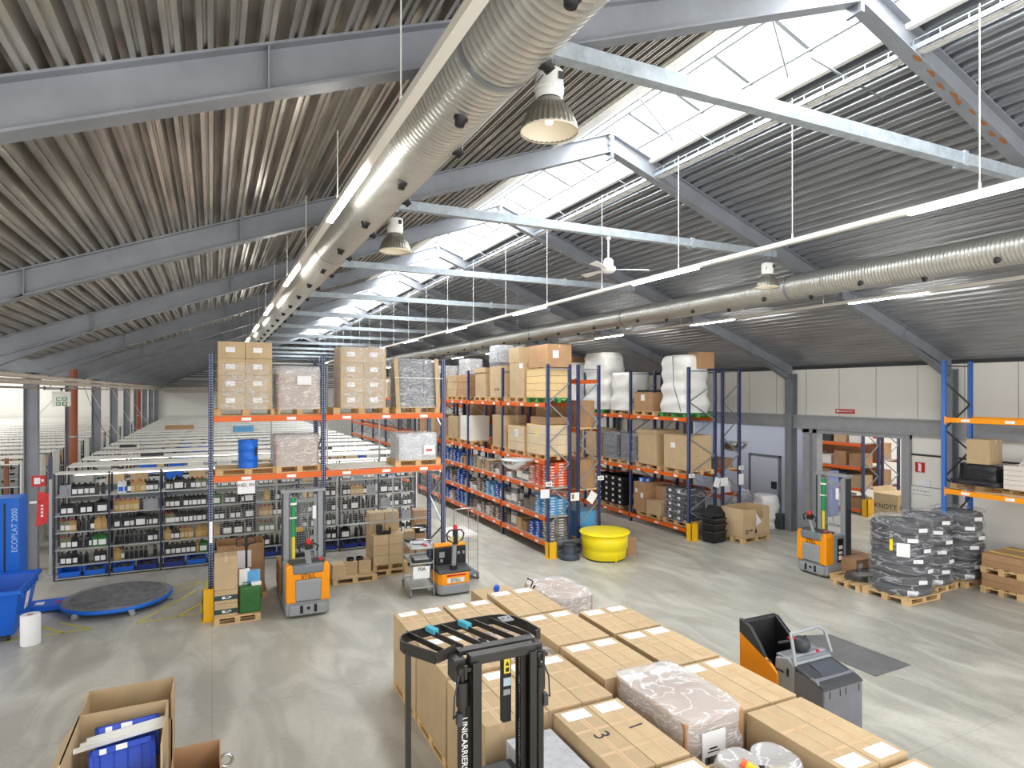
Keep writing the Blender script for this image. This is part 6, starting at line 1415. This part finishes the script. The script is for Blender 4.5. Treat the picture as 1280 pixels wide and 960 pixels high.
mb = MB(); [mb.box(x, x+.03, -.408, -.402, .1, .24) for x in (-.5, -.42)]; mb.box(-.32, -.2, -.408, -.402, .18, .22); mb.box(-.08, .0, -.408, -.402, .1, .2); mb.box(-.05, -.03, -.408, -.402, .2, .25); mb.build('care_mark', ink, t)
# bags by the column
for (x, y, h_, w_, nm, c_) in ((16.35, 14.95, 1.05, .75, 'bulging white waste bag leaning by the grey column, right one', bagw), (16.25, 15.9, 1.1, .6, 'clear waste bag holder bag left of the white bag', filmd)):
    shell((x, y, .0), w_, w_*.9, h_, nm, c_, name='waste_bag', cat='bag', amp=.06, n4=2.6, bulge=.12, taper=.12, seg=.05, sd=x)
o = bag((16.3, 15.85, .35), .34, .3, [(.8, 0), (1, .1), (1, .3), (.7, .38)], 'blue bundle inside the clear waste bag by the column', 3); o.data = o.data.copy(); o.data.materials[0] = bluep; o.name = 'blue_bundle'
carton((16.5, 14.5, 0), .3, .3, .5, 'dark grey bag standing against the grey column', dgrey, tp=False, name='dark_sack', cat='sack', bevel=.05)
# convex mirrors
def dome(loc, r, label, rz, h_=None):
    t = thing('convex_mirror', label, 'mirror', loc, rz); n = 40; vs = []; m = 14; rows = []
    for j in range(m+1):
        ph = math.pi/2*j/m
        for i in range(n): a = 2*math.pi*i/n; vs.append((r*math.cos(ph)*math.cos(a), r*math.cos(ph)*math.sin(a), -(h_ or r*.5)*math.sin(ph)))
    mb = MB(); mb._add(vs, [(k*n+i, k*n+(i+1) % n, (k+1)*n+(i+1) % n, (k+1)*n+i) for k in range(m) for i in range(n)], True); mb.build('mirror_bowl', mirror, t)
    mb = MB(); mb.lathe([(r+.005, -.02), (r+.015, 0), (r+.005, .02), (.001, .02)], 40); mb.build('rim', shelfg, t)
    for a in (0, 2.1, 4.2):
        mb = MB(); mb.cyl((r*.9*math.cos(a), r*.9*math.sin(a), .01), (0, 0, 1.2), .003, 5); mb.build('hanging_wire', shelfg, t)
    mb = MB(); mb.cyl((0, 0, 1.2), (0, 0, zroof(loc[0])-loc[2]), .003, 5); mb.build('drop_wire', shelfg, t); return t
dome((7.62, 15.6, 2.53), .44, 'large clear half-dome mirror hanging in front of the middle rack', 0, .30)
dome((15.2, 15.2, 2.78), .42, 'small half-dome convex mirror hanging in front of the door wall', 0, .30)
# ------------------------------------------------------------------ right side: tyres, cartons, rack loads
def tyres(x, y, r, n, label, sd):
    pallet((x, y, 0), 0 if sd != 2 else .05, 'wooden pallet under the %s' % label, sc=(2*r/1.2*.98, 2*r/.8*.9, 1))
    for k in range(n):
        o = place(TY, (x+random.uniform(-.015, .015), y+random.uniform(-.015, .015), PH+k*.215), 'black tyre in the %s, %s from the floor' % (label, BAYW[k] if k else 'first'), 'tyres of the '+label, sc=(r/.5, r/.5, 1))
        del o['group']
    shell((x, y, PH+.02), 2*r+.04, 2*r+.04, n*.215+.03, 'crumpled grey stretch wrap round the %s' % label, filmg, amp=.02, n4=2.4, seg=.05, sd=sd, taper=.03)
    for k in range(n):
        a = -2.2+.9*((k*7) % 5)/5
        o = MB().box(-.10, .10, -.003, .003, -.04, .04).build('tyre_label', paper); o.location = (x+(r+.035)*math.cos(a), y+(r+.035)*math.sin(a), PH+k*.215+.1); o.rotation_euler = (0, 0, a+math.pi/2); tag(o, 'white paper label on the %s, at tyre %s' % (label, BAYW[k] if k else 'first'), 'label')
mb = MB(); mb.lathe([(.28, .03), (.28, .17), (.31, .195), (.42, .20), (.485, .18), (.50, .14), (.495, .10), (.50, .06), (.485, .02), (.42, 0), (.31, .005), (.28, .03)], 40, cap=False); TY = proto('tyre', 'tyre', mb, [tyre])
tyres(13.42, 8.62, .56, 7, 'widest wrapped tyre stack, left of three', 1)
tyres(14.62, 8.78, .46, 7, 'narrow wrapped tyre stack in the middle', 2)
tyres(15.72, 8.75, .50, 7, 'wrapped tyre stack under the blue rack beam', 3)
o = MB().box(-.12, .12, -.003, .003, -.14, .14).build('delivery_note', paper); o.location = (12.93, 8.25, 1.12); o.rotation_euler = (0, 0, -1.0); tag(o, 'large white delivery note on the widest tyre stack', 'note')
o = MB().box(-.03, .03, -.004, .004, -.12, .12).build('yellow_tag', yellow); o.location = (12.84, 8.45, 1.2); o.rotation_euler = (0, 0, -1.3); tag(o, 'yellow strip on the left edge of the widest tyre stack', 'tag')
pallet((13.65, 10.05, 0), .0, 'wooden pallet with cartons behind the flat wrapped pallet near the side stacker', sc=(.9, 1, 1))
for (x, y) in ((13.75, 9.95), (14.2, 9.95), (13.8, 10.4), (14.22, 10.4)):
    carton((x, y, PH), .42, .42, .33, 'brown carton on the low pallet by the side stacker, %s %s' % (('front', 'rear')[y > 10.2], ('left', 'right')[x > 14]), card_d, tp=False, lab=[('f', -.06, .1, .14, .14)] if x < 13.9 and y < 10.2 else None)
pallet((13.42, 9.5, 0), .0, 'wooden pallet with flat black film parts beside the widest tyre stack', sc=(.95, .8, 1))
shell((13.45, 9.48, PH), .85, .55, .12, 'flat parts under black film on the low pallet', film('black_film', .75, 1.0, (70, 72, 78)), name='film_bundle', cat='bundle', n4=4, amp=.04, seg=.05, sd=77)
for k in range(2):
    z = k*.434
    pallet((15.9, 7.65, z), 0, 'wooden pallet in the yellow-strapped stack at the right edge, %s of two' % ('lower', 'upper')[k])
    for j in range(2):
        o = carton((15.9, 7.65, z+PH+.145*j), 1.16, .78, .142, 'flat brown carton with yellow straps, %s, on the %s strapped pallet' % (('lower', 'upper')[j], ('lower', 'upper')[k]), card_d, tp=False)
        mb = MB(); [mb.box(x-.035, x+.035, -.394, -.390, 0, .142) for x in (-.3, .3)]; [mb.box(x-.035, x+.035, -.39, .39, .142, .145) for x in (-.3, .3)]; mb.build('yellow_strap', yellow, o)
def rpal(x, y, label): return pallet((x, y, 2.20), math.pi/2, label)
rpal(15.65, 8.05, 'wooden pallet under the black wrapped load on the blue rack beam')
o = shell((15.55, 8.10, 2.20+PH), .98, 1.0, .10, 'spread black film skirt under the black wrapped load', film('black_film_2', .95, 1.0, (40, 40, 44)), name='black_film', cat='film', n4=6, amp=.03)
o = shell((15.6, 8.10, 2.20+PH+.08), .70, .82, .36, 'low load wrapped in shiny black film on the blue rack beam', film('black_film_3', .98, 1.0, (30, 30, 34)), name='black_wrapped_load', cat='wrapped load', n4=7, amp=.025, sd=4)
carton((15.45, 8.05, 2.20+PH+.47), .50, .46, .54, 'plain tan carton standing on the black wrapped load', card, tp=True)
rpal(15.65, 7.0, 'wooden pallet under the white paper stack on the blue rack beam')
for k in range(5): carton((15.6, 7.02, 2.20+PH+.10*k), .86, 1.04, .097, 'white wrapped paper ream layer %s from the pallet on the blue rack' % BAYW[k].replace('nearest', 'first'), M('ream_white', (214, 206, 198), .6, var=.05), tp=False, name='paper_ream', cat='ream')
shell((15.6, 6.95, 2.20+PH+.5), .7, .85, .42, 'clear crumpled film heaped on the white paper stack', filmd, name='film_heap', cat='film', amp=.06, n4=2.8, taper=.35, seg=.05, sd=55)
# wall items near the opening
for nm, y, z, w_, h_, m_, lab, cat in (('extinguisher_sign', 10.28, 2.42, .24, .26, red, 'red square fire extinguisher sign on the right wall beside the opening', 'sign'), ('notice_sheet', 10.14, 2.02, .26, .2, paper, 'white notice sheet on the wall above the whiteboard', 'notice'), ('wall_sign', 12.45, 3.83, .62, .13, red, 'small red sign with white writing on the wall above the opening', 'sign'), ('blue_notice', 9.1, 1.7, .16, .3, bluep, 'small blue and white notice by the blue rack post', 'notice')):
    t = thing(nm, lab, cat, (XW+.04, y, z)); mb = MB(); mb.box(-.012, 0, -w_/2, w_/2, -h_/2, h_/2); pl = mb.build('plate', m_, t)
    if nm == 'extinguisher_sign': mb = MB(); mb.box(-.016, -.012, -.04, .04, -.11, .08); mb.box(-.016, -.012, -.02, .05, .08, .1); mb.build('pictogram', paper, t)
    if nm == 'wall_sign': text('lettering', 'BRANDPORT', .08, paper, t, (-.016, -.04, 0), (math.pi/2, 0, -math.pi/2)); mb = MB(); mb.box(-.016, -.012, .2, .27, -.03, .04); mb.build('flame_mark', paper, t)
    if nm == 'blue_notice': mb = MB(); mb.box(-.016, -.012, -.07, .07, -.14, -.02); mb.build('white_field', paper, t)
t = thing('whiteboard', 'white board with faint grey handwriting on the right wall beside the opening', 'whiteboard', (XW+.04, 10.05, 1.62))
mb = MB(); mb.box(-.02, 0, -.5, .48, -.32, .30); mb.build('board', whitegl, t); mb = MB(); [mb.box(*a) for a in ((-.026, 0, -.52, .5, .29, .31), (-.026, 0, -.52, .5, -.33, -.31), (-.026, 0, -.52, -.5, -.33, .31), (-.026, 0, .48, .5, -.33, .31))]; mb.build('frame', lgrey, t)
mb = MB(); r_ = random.Random(5); [mb.box(-.024, -.02, .34-.09*k, .40-.09*k, .16+r_.uniform(0, .02), .18+r_.uniform(0, .02)) for k in range(5)]; [mb.box(-.024, -.02, .36-.07*k, .41-.07*k, .08, .095) for k in range(7)]; mb.build('handwriting', lgrey, t)
t = thing('strip_light', 'unseen strip light added under the lintel to fill the door recess', 'strip light', (17.5, 14.2, 3.28))  # hidden lamp added to brighten the recess
mb = MB(); mb.box(-.05, .05, 0, 5.4, 0, .06); mb.build('batten', lampw, t)  # batten and tube of the added recess lamp
mb = MB(); mb.box(-.04, .04, .1, 5.3, -.02, .0); mb.build('tube', M('recess_fill', (250, 252, 255), .4, emit=9), t)
# ------------------------------------------------------------------ next room
rack('navy pallet rack with orange beams in the next room, front face towards the opening', (21.8, 14.8, 0), math.pi/2, [2.7]*3, .9, [3.3, 2.55, 1.7, .95, .2], 4.2, navy, orange, galv, decks=(2.55, 1.7, .95, .2), labels=False)
rack('navy pallet rack standing behind in the next room, back to back', (22.95, 14.8, 0), math.pi/2, [2.7]*3, 1.0, [2.8, 1.9, 1.0], 4.2, navy, orange, galv, decks=(1.9, 1.0), labels=False)
guard((20.95, 14.55, 0), 0, 'yellow steel guard at the rack foot in the next room', .6, .34)
KN = [(0.2, .62), (.95, .6), (1.7, .55), (2.55, .5)]
for li, (z, h_) in enumerate(KN):
    for k in range(9):
        yy = 15.15+k*.62; mm = (card_d, card, card_d, white, dgrey)[(k*3+li) % 5]
        carton((21.3, yy, z+.01), .6, .5, h_*(.6+.35*((k*5+li) % 4)/3), '%s box on the %s shelf of the next room rack, %s from its near end' % ({card_d: 'brown', card: 'tan', white: 'white', dgrey: 'dark'}[mm], ('lowest', 'second', 'third', 'fourth')[li], BAYW[k]), mm, tp=False, name='storage_carton')
for li, z in enumerate((1.01, 1.91)):
    for k in range(4):
        carton((22.4, 15.4+.95*k, z), .75, .85, .5+.1*((k+li) % 3), 'brown carton on the %s shelf of the rear rack in the next room, %s along' % (('lower', 'upper')[li], BAYW[k]), card_d, tp=False, name='storage_carton')
for k in range(4):
    pallet((21.35, 15.4+1.25*k, 3.3), math.pi/2, 'wooden pallet on the top beam of the next room rack, %s from its near end' % BAYW[k])
    shell((21.35, 15.4+1.25*k, 3.3+PH), .75, 1.1, .6, 'white wrapped load on the top beam in the next room, %s from its near end' % BAYW[k], white, name='wrapped_load', cat='wrapped load', n4=6)
pallet((20.5, 13.3, 0), 0, 'wooden pallet under the lettered carton in the next room')
o = carton((20.5, 13.3, PH), 1.15, .82, .92, 'large brown carton lettered KNOTT in the next room', card, tp=False)
text('carton_lettering', 'KNOTT', .22, ink, o, (-.1, -.415, .5), FRONT); text('carton_lettering', 'KNOTT', .22, ink, o, (-.58, .0, .5), LEFT)
mb = MB(); mb.hexa([(-.57, .4, .92), (.57, .4, .92), (.57, .41, .92), (-.57, .41, .92)], [(-.5, .5, 1.08), (.5, .5, 1.08), (.5, .51, 1.08), (-.5, .51, 1.08)]); mb.build('open_flap', card, o)
for i, (y, c_) in enumerate(((14.3, blue), (15.2, M('panel_lilac', (120, 140, 196), .5)))):
    o = MB().box(-.25, .25, -.03, .03, 0, 1.6).build('tall_panel', c_, bevel=.01); o.location = ((17.5, 14.02, 0), (19.9, 15.2, 0))[i]; tag(o, ('bright blue tall panel standing just inside the next room opening', 'lilac blue tall panel inside the next room behind the stacker mast')[i], 'panel')
# clean up protos that were never placed
for o in list(bpy.data.objects):
    if '_n' in o:
        if o['_n'] == 0 and o.location.z < -40: bpy.data.objects.remove(o); continue
        del o['_n']
